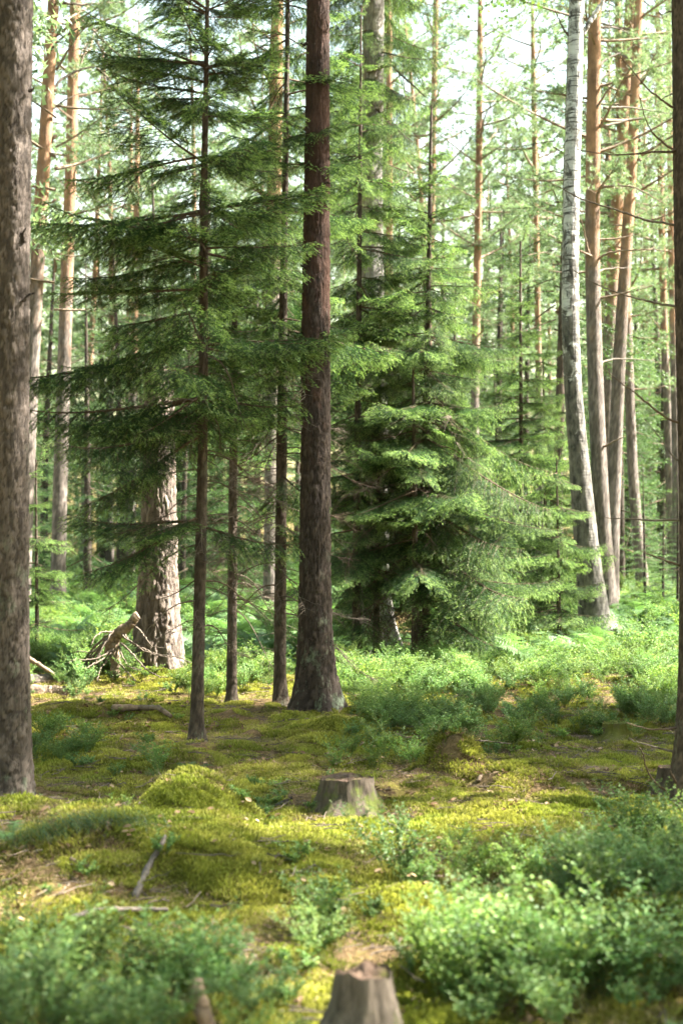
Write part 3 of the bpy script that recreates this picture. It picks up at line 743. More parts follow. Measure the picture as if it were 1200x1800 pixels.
# ------------------------------------------------------------------ trees of the middle distance
c = [(97, -30, 21), (88, 100, 22), (80, 250, 23), (70, 400, 24), (63, 520, 24), (54, 700, 25), (45, 900, 27), (38, 1090, 32)]
root, b, xat = pine(c, 27.0, 18.0, 'orange-barked pine leaning right just behind the left edge pine', M_pine_org, seed=41, crown=0, dz=.06, ds=.03)
for pts, dy in (([(92, 160), (105, 140), (140, 122), (180, 115), (230, 114), (262, 122)], 1), ([(84, 95), (100, 75), (130, 52), (160, 45), (182, 42)], -1), ([(80, 210), (95, 190), (115, 175), (140, 165)], .5),
                ([(110, 5), (150, 8), (190, 5), (222, 3)], 1), ([(80, 220), (95, 215), (112, 218)], .3)):
    curve_branch(root, b, pts, 27.0, .03, .007, M_dead, dy=dy)
c = [(134, -30, 19), (129, 120, 20), (125, 300, 20), (119, 450, 21), (113, 650, 23), (107, 820, 25), (103, 1000, 27), (102, 1060, 30)]
root, b, xat = pine(c, 31.0, 19.0, 'grey-footed pine right of the orange leaning pine', M_pine_org, seed=42, crown=3, dz=.06, ds=.035)
for pts, dy in (([(128, 262), (140, 245), (155, 228), (180, 222)], .5), ([(133, 140), (160, 60), (185, 95), (195, 125), (215, 155), (250, 190)], 1), ([(140, 30), (170, 60), (200, 90), (235, 113)], .6), ([(125, 120), (140, 100), (152, 75)], .4), ([(135, 20), (120, 10), (105, 8)], .4), ([(170, 120), (190, 135), (230, 190)], .5)):
    curve_branch(root, b, pts, 31.0, .03, .008, M_dead, dy=dy)
c = [(488, -30, 22), (484, 200, 24), (480, 420, 26), (477, 700, 22), (475, 900, 22), (474, 1060, 26)]
pine(c, 27.0, 18.0, 'orange pine glimpsed behind the slim spruce beside the middle pine', M_pine_org, seed=43, crown=2, dz=.06, ds=.035)
c = [(1045, -30, 22), (1042, 200, 24), (1040, 450, 25), (1045, 650, 27), (1051, 800, 29), (1059, 950, 32), (1066, 1070, 40)]
root, b, xat = pine(c, 26.0, 18.0, 'orange pine with pale lower trunk immediately right of the birch', M_pine_org, seed=44, crown=0, dz=.06, ds=.03)
for pts, dy in (([(1048, 120), (1062, 105), (1085, 95), (1110, 82), (1130, 74)], .5), ([(1042, 210), (1048, 190), (1062, 165), (1085, 140), (1110, 118), (1140, 100)], -.5), ([(1044, 155), (1052, 140), (1075, 125), (1098, 120)], .5), ([(1055, 48), (1080, 48), (1105, 58)], .5),
                ([(1040, 468), (1055, 450), (1090, 440), (1140, 438), (1180, 442)], -.5), ([(1045, 480), (1065, 472), (1110, 470)], .5), ([(1040, 465), (1033, 440), (1026, 410), (1020, 380)], -.5), ([(1045, 650), (1058, 636), (1085, 630), (1150, 634)], .8), ([(1050, 330), (1080, 326), (1115, 328), (1170, 360)], -.6),
                ([(1045, 710), (1055, 700), (1057, 690)], 0), ([(1052, 790), (1070, 780), (1098, 767)], -.5), ([(1043, 235), (1033, 215), (1028, 195)], .3), ([(1060, 222), (1100, 212), (1165, 200)], .6), ([(1060, 190), (1100, 188), (1180, 200)], .5)):
    curve_branch(root, b, pts, 26.0, .028, .007, M_pale if dy > 0 else M_log, dy=dy)
c = [(1110, -20, 20), (1105, 60, 21), (1093, 250, 22), (1080, 400, 23), (1070, 600, 24), (1064, 750, 24), (1061, 1050, 30)]
pine(c, 32.0, 19.0, 'leaning orange-topped pine second to the right of the birch', M_pine_org, seed=45, crown=1, dz=.08, ds=.04)
c = [(1122, 0, 15), (1109, 300, 19), (1097, 480, 21), (1088, 620, 22), (1082, 750, 23), (1076, 900, 25), (1070, 1050, 32)]
pine(c, 29.5, 18.0, 'brown leaning pine third to the right of the birch', M_pine_org, seed=46, crown=3, dz=.08, ds=.04)
c = [(1088, 150, 14), (1094, 400, 15), (1101, 560, 16), (1106, 700, 17), (1112, 850, 19), (1123, 970, 21), (1130, 1040, 25)]
pine(c, 33.0, 17.0, 'pale-footed pine leaning left behind the brown leaning pine', M_pine_org, seed=47, crown=2, dz=.08, ds=.04)
c = [(1158, 200, 11), (1162, 400, 12), (1167, 600, 13), (1175, 800, 14), (1182, 1030, 18)]
pine(c, 38.0, 19.0, 'slim orange pine near the right edge trunk', M_pine_org, seed=48, crown=0, dz=.1, ds=.05)
c = [(1176, 200, 11), (1180, 450, 13), (1184, 650, 14), (1188, 850, 15), (1190, 1030, 20)]
pine(c, 36.0, 19.0, 'slim grey pine half hidden by the right edge trunk', M_pine_org, seed=49, crown=3, dz=.1, ds=.05)
c = [(994, 380, 14), (990, 500, 15), (985, 650, 16), (980, 850, 18), (978, 1060, 22)]
b = base_at(c, 30.0)
root = empty('spruce_tree', b, 'dark straight spruce trunk just left of the birch', 'spruce tree')
trunk(root, c, 30.0, 15.0, M_spruce_bark, b, (.05, .07, .006), dz=.1, ds=.05, seed=50)
link('crown', SCROWN[2], root, (0, 0, 3.0), (0, 0, 1), 1.5)
for (cc, Y, lab, sd_) in [
    ([(937, 150, 9), (941, 350, 10), (945, 600, 11), (949, 800, 13), (952, 1020, 16)], 42, 'thin straight orange pine left of the dark spruce trunk', 51),
    ([(843, 80, 11), (841, 300, 12), (838, 500, 13), (835, 640, 14), (830, 1020, 18)], 40, 'orange pine rising behind the tip of the broad sunlit spruce', 52),
    ([(766, -20, 10), (762, 200, 11), (758, 400, 12), (752, 520, 13), (748, 1020, 17)], 41, 'thin pine rising right behind the broad spruce leader', 53),
    ([(682, -20, 11), (684, 200, 11), (684, 390, 12), (684, 1020, 17)], 38, 'slim pine just right of the old grey spruce trunk', 54),
    ([(171, 380, 8), (168, 480, 9), (160, 620, 10), (151, 760, 11), (145, 1020, 14)], 48, 'thin leaning pine between the grey-footed pine and the tall slender spruce', 55),
    ([(229, 380, 9), (227, 620, 10), (222, 1020, 14)], 50, 'left of two thin orange pines behind the slender spruce boughs', 56),
    ([(240, 380, 10), (237, 560, 12), (230, 1020, 15)], 47, 'right of two thin orange pines behind the slender spruce boughs', 57),
    ([(1068, 300, 9), (1062, 500, 10), (1058, 1020, 14)], 46, 'faint thin orange pine behind the pines right of the birch', 58),
    ([(1133, 380, 8), (1136, 560, 9), (1140, 1020, 13)], 52, 'faint far pine in the gap left of the slim orange pine', 59)]:
    pine(cc, Y, 19.5, lab, M_pine_org, seed=sd_, crown=sd_, dz=.15, ds=.06)

# the blurred forest behind: repeats of one pine and one spruce kind
def far_trunk_mesh(seed, H, r, mat):
    mb = MB(); rg = np.random.default_rng(seed); z = np.linspace(-.3, H, 14)
    pts = np.stack([.12 * np.sin(z * .3 + seed), .1 * np.cos(z * .25), z], 1); mb.tube(pts, r * np.clip(1 - z / H, 0, 1) ** .8 + .01, 10)
    return mb.mesh('far_trunk', [mat], attr='plate', smooth=True)
M_pine_far = bark_mat('far_pine_bark', ((.05, .043, .038), (.17, .145, .125)), high=((.09, .055, .034), (.22, .135, .08)), z0=5, z1=10, lich=.0)
FPT = [far_trunk_mesh(60 + j, 19, .13, M_pine_far) for j in range(2)]
FST = far_trunk_mesh(64, 8, .09, M_spruce_bark)
FCROWN = []
for j in range(2):
    mb = MB(); r2 = np.random.default_rng(330 + j)
    for k in range(54):
        t = (k + r2.random()) / 54; z = 4.5 + 14.5 * t ** .9
        pine_branch(mb, max(.5, 2.7 * (.5 + .6 * r2.random()) * (1 - .75 * t ** 2)), r2, np.array([0, 0, z]), k * 2.4 + r2.normal(0, .4), r2.uniform(-.15, .45) + .3 * t, tn=9, nl=.16, nw=.030, dens=1.3)
    FCROWN.append(mb.mesh('far_pine_crown', [M_log, M_pineneedle]))
rg = np.random.default_rng(77)
ZONES = [(60, 'at the far left behind the edge pine'), (150, 'between the left edge pine and the old pine mound'), (300, 'behind the old thick pine'), (400, 'behind the tall slender spruce'), (540, 'between the slender spruce and the dark middle pine'), (660, 'just right of the dark middle pine'),
         (790, 'behind the broad sunlit spruce'), (900, 'between the broad spruce and the pointed young spruce'), (1000, 'just left of the birch'), (1100, 'behind the pines right of the birch'), (9999, 'at the far right near the edge trunk')]
def zone(px): return next(t for x_, t in ZONES if px < x_)
def far_pine(px, Y, s=1.0, label=None, group=None):
    p = gx(px, Y)
    root = empty('pine_tree', p, 'blurred far pine ' + zone(px), 'pine tree', 'far pines ' + zone(px), rg.uniform(0, 6.28))
    root.rotation_euler.x = rg.normal(0, .035); root.rotation_euler.y = rg.normal(0, .035)
    k = rg.integers(4)
    link('trunk', FPT[k % 2], root, sc=s); link('crown', FCROWN[k % 2], root, (0, 0, 0), (0, 0, rg.uniform(0, 6)), s)
def far_spruce(px, Y, s=1.0, k=None, label=None, group=None):
    p = gx(px, Y)
    root = empty('spruce_tree', p, 'blurred far spruce ' + zone(px), 'spruce tree', 'far spruces ' + zone(px), rg.uniform(0, 6.28))
    k = rg.integers(3) if k is None else k
    link('trunk', FST, root, sc=s); link('crown', SCROWN[k], root, sc=s)
for k in range(54):
    Y = 46 + 75 * (k / 54) ** 1.1
    far_pine(-150 + 1500 * ((k * .618034) % 1), Y, rg.uniform(.85, 1.2) * (1 + .3 * k / 84))
for k in range(60):
    Y = 36 + 60 * (k / 60)
    far_spruce(rg.uniform(-120, 1320), Y, rg.uniform(.7, 1.9))
for (px, Y, s, k) in [(150, 33, 1.0, 1), (200, 40, 1.3, 2), (330, 36, .9, 1), (420, 34, 1.0, 0), (560, 40, 1.4, 1), (870, 34, .8, 0), (800, 32, .95, 1), (1150, 46, 1.7, 1), (1120, 50, 1.6, 1), (1165, 30, .32, 0), (1130, 31, .4, 0), (20, 45, 1.4, 1), (880, 44, 1.5, 1), (1190, 27, .36, 0), (1110, 42, 1.5, 1), (1170, 40, 1.35, 1), (1090, 55, 2.0, 1), (1200, 52, 2.0, 1), (1140, 60, 2.2, 2), (700, 46, 1.6, 1), (640, 52, 1.9, 1), (780, 50, 1.8, 2), (860, 56, 2.0, 1), (930, 48, 1.5, 1), (90, 40, 1.3, 1), (170, 50, 1.7, 1), (40, 36, 1.0, 0), (300, 50, 1.6, 1), (380, 46, 1.5, 2), (450, 44, 1.4, 1)]:
    far_spruce(px, Y, s, k)
def pad_crown(seed, n=38, R_=2.7, z0=5.0, z1=18.5):  # clumped pads with gaps, shaped so the unseen pines throw dapples
    mb = MB(); r2 = np.random.default_rng(seed)
    for k in range(n):
        t = (k + r2.random()) / n; z = z0 + (z1 - z0) * t; az = k * 2.4 + r2.normal(0, .4); L = R_ * (.35 + .75 * r2.random()) * (1 - .6 * t ** 2)
        e = np.array([math.cos(az) * L, math.sin(az) * L, z + L * .25])
        mb.tube(np.linspace([0, 0, z], e, 5), [.035, .03, .025, .02, .01], 4, 0)
        for q in range(r2.integers(1, 3)):                 # a flat pad of needle tufts
            c0 = e * np.array([1, 1, 1]) + r2.normal(0, .35, 3) * np.array([1, 1, .4]); m = 420
            p = c0 + r2.normal(0, 1, (m, 3)) * np.array([.30, .30, .11]); d = unit(r2.normal(0, 1, (m, 3)) + [0, 0, .4]); w = unit(np.cross(d, r2.normal(0, 1, (m, 3))))
            v = np.stack([p - w * .022, p + w * .022, p + d * .13], 1).reshape(-1, 3)
            mb.add(v, np.arange(m * 3).reshape(-1, 3), None, 1, np.repeat(r2.random(m), 3))
    return mb.mesh('pine_pad_crown', [M_log, M_pineneedle])
PADC = [pad_crown(350), pad_crown(351, 34)]
# unseen trees added beyond the right edge to dapple the clearing with shade
def shade_tree(x, y, s, kind, k=0, z=0):
    p = Vector((x, y, gz(x, y)))
    if kind == 'p':
        root = empty('pine_tree', p, 'pine added out of view beyond the right edge', 'pine tree', 'shade trees added beyond the right edge', x * 3)
        link('trunk', FPT[k % 2], root, sc=s); link('crown', PADC[k % 2], root, (0, 0, 0), (0, 0, y), s)
    else:
        root = empty('spruce_tree', p, 'spruce added out of view beyond the right edge', 'spruce tree', 'shade trees added beyond the right edge', x * 3)
        link('trunk', FST, root, sc=s); link('crown', SCROWN[k % 3], root, (0, 0, 0), (0, 0, y), s)
for a in [(7.6, 12.8, 2.0, 's', 2), (8.0, 10.5, .6, 'p', 0), (5.4, 4.7, 1.1, 's', 0), (11.5, 5.6, .8, 'p', 0), (16, 10.4, 1.15, 'p', 0),
          (17, 12.8, 1.1, 'p', 1), (10.5, 12.6, .95, 'p', 1), (13.5, 12.9, 1.2, 'p', 0), (9.0, 7.6, .65, 'p', 1), (13, 23.5, .8, 'p', 1), (19, 29, .9, 'p', 0)]:
    shade_tree(*a)

for k, (x_, y_, s_, kd) in enumerate([(-9, 2, .9, 'p'), (-12, 8, 1.0, 'p'), (-7.5, -4, 1.3, 's'), (-3, -7, .9, 'p'), (2.5, -8, 1.3, 's'), (7, -6, .9, 'p'), (11, -2, 1.6, 's'), (-14, -3, 1.9, 's'), (-9, -11, 1.0, 'p'), (4, -14, 1.0, 'p'),
                                      (-8, 11, 1.6, 's'), (-13, 15, 1.1, 'p'), (-10, 20, 1.8, 's'), (15, -9, 1.0, 'p'), (-18, 6, 1.9, 's'), (-4.8, 4.5, .85, 'p'), (0, -18, 2.0, 's'), (-2.5, -3.5, .9, 'p'), (-6, 7.5, 1.0, 'p'), (-8.5, 15.5, 1.0, 'p'), (-6.5, 13, .95, 'p'), (-11, 5, 1.0, 'p'), (-16, 12, 1.0, 'p'), (-12, 24, 1.0, 'p'), (1.5, -3.5, .95, 'p'), (-6, -1, 1.0, 'p'), (4.5, -2.5, 1.0, 'p'), (-1, -10, 1.0, 'p'), (-4.5, 10.5, 1.0, 'p'), (-5.5, 17.5, 1.0, 'p'), (-8, -7, 1.1, 'p'), (8, -12, 1.1, 'p'), (-12, -8, 1.1, 'p'), (12, -6, 1.1, 'p'), (-15, 2, 1.1, 'p')]):
    p = Vector((x_, y_, gz(x_, y_)))  # unseen forest around the viewpoint, added to block sky light
    root = empty('pine_tree' if kd == 'p' else 'spruce_tree', p, ('pine' if kd == 'p' else 'spruce') + ' added out of view around the spot the photo was taken from', ('pine' if kd == 'p' else 'spruce') + ' tree', 'forest out of view around the viewpoint', k * 1.3)
    link('trunk', FPT[k % 2] if kd == 'p' else FST, root, sc=s_); link('crown', PADC[k % 2] if kd == 'p' else SCROWN[k % 3], root, sc=s_)

# ------------------------------------------------------------------ undergrowth
def leaf_cloud(mb, p, d, up, ln, wd, mat, age):
    """folded oval leaves: base, two shoulders each side, tip"""
    n = len(p); d = unit(d); w = unit(np.cross(d, up)); u = np.cross(w, d)
    l = ln[:, None]; h = wd[:, None]
    v = np.stack([p, p + d * l * .3 + w * h * .45 + u * h * .18, p + d * l * .7 + w * h * .42 + u * h * .16, p + d * l,
                  p + d * l * .7 - w * h * .42 + u * h * .16, p + d * l * .3 - w * h * .45 + u * h * .18], 1).reshape(-1, 3)
    o = np.arange(n)[:, None] * 6
    q = np.concatenate([o + np.array([0, 1, 2, 3]), o + np.array([0, 3, 4, 5])])
    mb.add(v, None, q, mat, np.repeat(age, 6))

def bilberry(seed, hgt=.32, stems=7, leaf=.0245):
    rg = np.random.default_rng(seed); st = MB(); lf = MB()
    for k in range(stems):
        a = rg.uniform(0, 6.28); o = np.array([math.cos(a), math.sin(a), 0]) * rg.uniform(0, .07)
        h = hgt * rg.uniform(.65, 1.1); lean = rg.uniform(.1, .55)
        q = np.linspace(0, 1, 6)
        def grow(o, a, h, lean, r, depth):
            ax = o + np.stack([np.cos(a) * lean * h * q ** 1.3, np.sin(a) * lean * h * q ** 1.3, h * q * (1 - .2 * q * lean)], 1) + rg.normal(0, .004, (6, 3)) * q[:, None]
            st.tube(ax, np.interp(q, [0, 1], [r, r * .5]), 4, 0)
            n = max(4, int(h / .0135)); u = np.linspace(.18 if depth else .45, 1.0, n) + rg.normal(0, .02, n); u = np.clip(u, 0, 1)
            p = np.stack([np.interp(u, q, ax[:, c]) for c in range(3)], 1)
            fa = a + np.where(np.arange(n) % 2, 1, -1) * rg.uniform(.6, 1.4, n) + rg.normal(0, .3, n)
            d = np.stack([np.cos(fa), np.sin(fa), rg.uniform(-.15, .75, n)], 1)
            up = np.array([0, 0, 1.0]) + rg.normal(0, .35, (n, 3))
            leaf_cloud(lf, p, d, up, leaf * rg.uniform(.65, 1.2, n), leaf * .62 * rg.uniform(.75, 1.15, n), 0, np.clip(u * .6 + rg.normal(0, .18, n), 0, 1))
            if depth < 2:
                for j in range(4 if depth == 0 else 3):
                    v = rg.uniform(.35, .95); o2 = np.array([np.interp(v, q, ax[:, c]) for c in range(3)])
                    grow(o2, a + rg.normal(0, 1.2), h * rg.uniform(.35, .55), rg.uniform(.4, 1.3), r * .6, depth + 1)
        grow(o, a, h, lean, .0028, 0)
    return st.mesh('bilberry_stems', [M_bilstem]), lf.mesh('bilberry_foliage', [M_bil])
BIL = [bilberry(600, .30, 6), bilberry(601, .34, 7), bilberry(602, .24, 6), bilberry(603, .38, 7), bilberry(604, .16, 4)]

def frond_mesh(seed, L=.6, arch=.5, pairs=20):
    rg = np.random.default_rng(seed); mb = MB(); q = np.linspace(0, 1, 10)
    ax = np.stack([L * q * (1 - .12 * q), 0 * q, L * (arch * 1.35 * q - arch * 1.15 * q ** 2.2)], 1)
    mb.tube(ax, np.interp(q, [0, 1], [.0035, .001]), 3, 0)
    for k in range(pairs):
        u = .16 + .82 * k / pairs; p = np.array([np.interp(u, q, ax[:, c]) for c in range(3)])
        t = unit(np.array([np.interp(u, q, np.gradient(ax[:, c], q)) for c in range(3)]))
        ll = L * .27 * math.sin(math.pi * min(1, (u * 1.08 - .02)) ** .75) * rg.uniform(.85, 1.1) + .008
        for s in (-1, 1):
            d = unit(t * .42 + np.array([0, s, 0]) + np.array([0, 0, -.25 + rg.normal(0, .1)])); w = unit(t - d * np.dot(t, d))
            m = 6; e = np.linspace(0, 1, m); wid = .017 * L / .6 * (1 - e ** 1.6) + .001
            c_ = p + d * ll * e[:, None]
            V = []; Q = []
            for j in range(m - 1):                     # toothed leaflets along the pinna
                for sg in (-1, 1):
                    b0 = len(V); f0 = c_[j]; f1 = c_[j] * .2 + c_[j + 1] * .8
                    V += [f0, f1, (f0 + f1) / 2 + (w * sg + d * .45) * wid[j] * 1.25]; Q.append([b0, b0 + 1, b0 + 2])
            mb.add(V, Q, None, 0, np.clip(u * .7 + rg.normal(0, .12), 0, 1))
    return mb.mesh('fern_frond', [M_fern])
FROND = [frond_mesh(620, .6, .55), frond_mesh(621, .55, .75), frond_mesh(622, .65, .4)]
def join_fronds(seed, n=8):
    rg = np.random.default_rng(seed); vs = []; fs = []; ag = []; off = 0
    for k in range(n):
        me = FROND[k % 3]; nv = len(me.vertices); co = np.empty(nv * 3, np.float32); me.vertices.foreach_get('co', co); co = co.reshape(-1, 3)
        at = np.empty(nv, np.float32); me.attributes['age'].data.foreach_get('value', at)
        E = np.array(Euler((rg.normal(0, .2), -rg.uniform(.0, .55), k * 6.283 / n + rg.normal(0, .3))).to_matrix())
        tr = [tuple(p.vertices) for p in me.polygons]
        vs.append(co @ E.T * rg.uniform(.75, 1.15)); ag.append(at)
        for f in tr: fs.append([i + off for i in f] if len(f) == 3 else None); 
        for f in tr:
            if len(f) == 4: fs += [[f[0] + off, f[1] + off, f[2] + off], [f[0] + off, f[2] + off, f[3] + off]]
        off += nv
    fs = [f for f in fs if f]
    return mesh_np('fern_cover', np.concatenate(vs), fs, mats=[M_fern], attrs={'age': np.concatenate(ag)})
FERNC = [join_fronds(630, 7), join_fronds(631, 9)]

def moss_patch(seed, rad=.10, n=300, hgt=.034):
    rg = np.random.default_rng(seed); r = rad * np.sqrt(rg.random(n)); a = rg.uniform(0, 6.28, n)
    p = np.stack([r * np.cos(a), r * np.sin(a), np.full(n, -.006)], 1); h = hgt * rg.uniform(.5, 1.2, n) * (1 - .4 * (r / rad) ** 2)
    d = unit(np.stack([rg.normal(0, .38, n), rg.normal(0, .38, n), np.ones(n)], 1)); w = unit(np.cross(d, rg.normal(0, 1, (n, 3))))
    wd = .0045
    v = np.stack([p - w * wd * .5, p + w * wd * .5, p + d * h[:, None] * .7 + w * wd * .8, p + d * h[:, None], p + d * h[:, None] * .7 - w * wd * .8], 1).reshape(-1, 3)
    o = np.arange(n)[:, None] * 5
    t = np.concatenate([o + np.array([0, 1, 2]), o + np.array([0, 2, 4]), o + np.array([4, 2, 3])])
    ag = np.tile([0, 0, .75, 1, .75], n) * np.repeat(rg.uniform(.5, 1, n), 5)
    return mesh_np('moss_patch', v, t, mats=[M_moss], attrs={'age': ag})
MOSSP = [moss_patch(640), moss_patch(641, .08, 220, .045), moss_patch(642, .12, 340, .026)]

def grass_mesh(seed, n=70, L=.26):
    rg = np.random.default_rng(seed); mb = MB()
    for k in range(n):
        o = np.array([rg.normal(0, .08), rg.normal(0, .06), 0]); a = math.pi + rg.normal(.3, .7); l = L * rg.uniform(.5, 1.2); q = np.linspace(0, 1, 6)
        ax = o + np.stack([np.cos(a) * l * .75 * q ** 1.3, np.sin(a) * l * .75 * q ** 1.3, l * (.75 * q - .68 * q ** 2.2)], 1)
        w = np.array([-math.sin(a), math.cos(a), 0]) * .0011; f = (1 - q ** 2)[:, None]
        v = np.concatenate([ax - w * f, ax + w * f]); i = np.arange(5)
        mb.add(v, None, np.stack([i, i + 1, i + 7, i + 6], 1), 0, rg.random())
    return mb.mesh('grass_tuft', [M_grass])
GRASS = [grass_mesh(650), grass_mesh(651)]

def litter_mesh(seed, kind):
    rg = np.random.default_rng(seed); mb = MB()
    if kind == 'leaf':
        for k in range(7):
            p = np.array([[rg.normal(0, .07), rg.normal(0, .07), rg.uniform(.004, .018)]]); a = rg.uniform(0, 6.28)
            l = rg.uniform(.025, .055)
            leaf_cloud(mb, p, np.array([[math.cos(a), math.sin(a), rg.normal(0, .3)]]), np.array([[rg.normal(0, .4), rg.normal(0, .4), 1]]), np.array([l]), np.array([l * .65]), 0, np.array([rg.random()]))
        return mb.mesh('dry_leaves', [M_litter])
    for k in range(5):
        a = rg.uniform(0, 6.28); l = rg.uniform(.05, .22); p = np.array([rg.normal(0, .1), rg.normal(0, .1), .012])
        e = np.array([math.cos(a), math.sin(a), rg.normal(0, .06)]); q = np.linspace(0, 1, 4)[:, None]
        mb.tube(p + e * l * q + rg.normal(0, .004, (4, 3)), [.003, .0028, .002, .0012], 4)
    return mb.mesh('fallen_twigs', [M_dead])
LITTER = [litter_mesh(660, 'leaf'), litter_mesh(661, 'leaf')]; TWIGS = [litter_mesh(662, 'twig'), litter_mesh(663, 'twig')]

def join_meshes(name, mes):
    obs = []
    vs, ts, qs, tm, qm, ag, off, mats = [], [], [], [], [], [], 0, []
    for k, me in enumerate(mes):
        nv = len(me.vertices); co = np.empty(nv * 3, np.float32); me.vertices.foreach_get('co', co); vs.append(co.reshape(-1, 3))
        a = np.empty(nv, np.float32); me.attributes['age'].data.foreach_get('value', a); ag.append(a)
        for p in me.polygons:
            f = [i + off for i in p.vertices]
            if len(f) == 3: ts.append(f); tm.append(k)
            else: qs.append(f); qm.append(k)
        off += nv; mats.append(me.materials[0])
    return mesh_np(name, np.concatenate(vs), ts or None, qs or None, mats, tm or None, qm or None, {'age': np.concatenate(ag)})
BILJ = [join_meshes('bilberry_plant', m) for m in BIL]

def scatter(name, protos, pos, rot, scl, idx, label, kind='stuff'):
    """one ground-cover object: instances of the given meshes on points lying on the terrain"""
    n = len(pos); me = bpy.data.meshes.new(name); me.vertices.add(n); me.vertices.foreach_set('co', np.asarray(pos, np.float32).ravel())
    a = me.attributes.new('rot', 'FLOAT_VECTOR', 'POINT'); a.data.foreach_set('vector', np.asarray(rot, np.float32).ravel())
    a = me.attributes.new('scl', 'FLOAT', 'POINT'); a.data.foreach_set('value', np.asarray(scl, np.float32))
    a = me.attributes.new('idx', 'INT', 'POINT'); a.data.foreach_set('value', np.asarray(idx, np.int32))
    o = link(name, me); tag(o, label, None, None, kind)
    ng = bpy.data.node_groups.new(name, 'GeometryNodeTree')
    ng.interface.new_socket('Geometry', in_out='INPUT', socket_type='NodeSocketGeometry'); ng.interface.new_socket('Geometry', in_out='OUTPUT', socket_type='NodeSocketGeometry')
    N = ng.nodes; Lk = ng.links
    gi = N.new('NodeGroupInput'); go = N.new('NodeGroupOutput'); ip = N.new('GeometryNodeInstanceOnPoints'); jn = N.new('GeometryNodeJoinGeometry')
    for pm in reversed(protos):
        po = bpy.data.objects.new(pm.name, pm)
        oi = N.new('GeometryNodeObjectInfo'); oi.inputs['Object'].default_value = po; oi.inputs['As Instance'].default_value = True
        Lk.new(oi.outputs['Geometry'], jn.inputs[0])
    def na(nm, ty, out):
        x = N.new('GeometryNodeInputNamedAttribute'); x.data_type = ty; x.inputs[0].default_value = nm; return x.outputs[0]
    Lk.new(gi.outputs[0], ip.inputs['Points']); Lk.new(jn.outputs[0], ip.inputs['Instance']); ip.inputs['Pick Instance'].default_value = True
    Lk.new(na('idx', 'INT', 4), ip.inputs['Instance Index'])
    e2r = N.new('FunctionNodeEulerToRotation'); Lk.new(na('rot', 'FLOAT_VECTOR', 0), e2r.inputs[0]); Lk.new(e2r.outputs[0], ip.inputs['Rotation'])
    Lk.new(na('scl', 'FLOAT', 1), ip.inputs['Scale']); Lk.new(ip.outputs[0], go.inputs[0])
    md = o.modifiers.new('cover', 'NODES'); md.node_group = ng
    return o

def area_points(n, y0, y1, rg, power=1.0):
    """uniform points on the ground of the wedge the photograph looks into (and a margin beside it)"""
    y = np.sqrt(rg.uniform(y0 ** 2, y1 ** 2, n)) if power == 1.0 else y0 + (y1 - y0) * rg.random(n) ** power
    x = rg.uniform(-1, 1, n) * (y * .275 + .5)
    return x, y
def ell(px, py, E):
    v = np.zeros(len(px))
    for (cx, cy_, rx, ry, w) in E:
        d = ((px - cx) / rx) ** 2 + ((py - cy_) / ry) ** 2
        v = np.maximum(v, w * np.exp(-np.minimum(d, 30) ** 2 * .7))
    return v
KEEP = [(540, 1240, 75, 70), (445, 1250, 80, 60), (345, 1300, 60, 70), (350, 1770, 40, 70), (620, 1400, 60, 50), (650, 1790, 105, 150), (120, 1615, 120, 20), (265, 1540, 40, 55)]
def keepout(px, py):
    m = np.zeros(len(px), bool)
    for (cx, cy_, rx, ry) in KEEP: m |= ((px - cx) / rx) ** 2 + ((py - cy_) / ry) ** 2 < 1
    return m
BILE = [(1000, 1570, 330, 110, 1.0), (1120, 1700, 330, 150, 1.0), (830, 1700, 140, 140, .95), (850, 1530, 120, 60, .75), (1120, 1480, 120, 40, .9),
        (230, 1745, 250, 70, 1.0), (60, 1710, 120, 80, 1.0), (470, 1690, 90, 40, .6), (330, 1690, 120, 30, .7), (590, 1500, 110, 45, .85), (560, 1590, 80, 40, .75), (640, 1450, 80, 30, .8), (500, 1790, 90, 40, .5),
        (670, 1285, 100, 40, .62), (750, 1235, 130, 36, .75), (950, 1215, 260, 45, 1.0), (1120, 1200, 140, 60, 1.0), (860, 1270, 90, 22, .7), (830, 1180, 200, 30, 1.0),
        (100, 1290, 50, 35, .8), (250, 1335, 90, 14, .4), (470, 1330, 60, 25, .2), (500, 1210, 60, 40, .8), (620, 1200, 70, 40, 1.0), (400, 1180, 90, 30, .7), (140, 1150, 110, 50, .8), (430, 1380, 100, 30, .25), (760, 1440, 100, 30, .35), (1000, 1350, 60, 30, .2), (620, 1680, 60, 25, .6), (720, 1610, 50, 40, .6)]
rg = np.random.default_rng(88)
x, y = area_points(26000, 3.9, 24.0, rg)
z = height(x, y); px, py = project(x, y, z + .16)
dn = np.where(py < 1090, .55, 0); dn = np.maximum(dn, ell(px, py, BILE)); dn = np.maximum(dn, .035)
patch = np.clip(.42 + 2.0 * fbm(x / .55, y / .55, 71, 2), .05, 1.0)
patch = np.where((py > 1600) & (px < 560), np.maximum(patch, .38), patch)
keep = (rg.random(len(x)) < dn * patch * np.interp(y, [4, 9, 24], [.8, .55, .40])) & ~keepout(px, py) & ~((np.abs(x - .10) < .26) & (y < 5.0)) & ~((np.abs(x + .43) < .13) & (y < 4.6)) & ~((np.abs(x + .24) < .35) & (np.abs(y - 12.9) < .5))
x, y, z, px, py, dn = (a[keep] for a in (x, y, z, px, py, dn))
n = len(x); idx = rg.integers(0, 4, n); idx = np.where(dn < .3, 4, idx); idx = np.where((rg.random(n) < .15), 4, idx)
scl = rg.uniform(.5, 1.15, n) * np.interp(y, [4, 8, 14, 20], [.8, .72, .72, .9]); rot = np.stack([rg.normal(0, .12, n), rg.normal(0, .12, n), rg.uniform(0, 6.28, n)], 1)
order = np.argsort(y / scl)
seen = [i for i in order if -30 < px[i] < 1230 and py[i] < 1830 and idx[i] < 4]
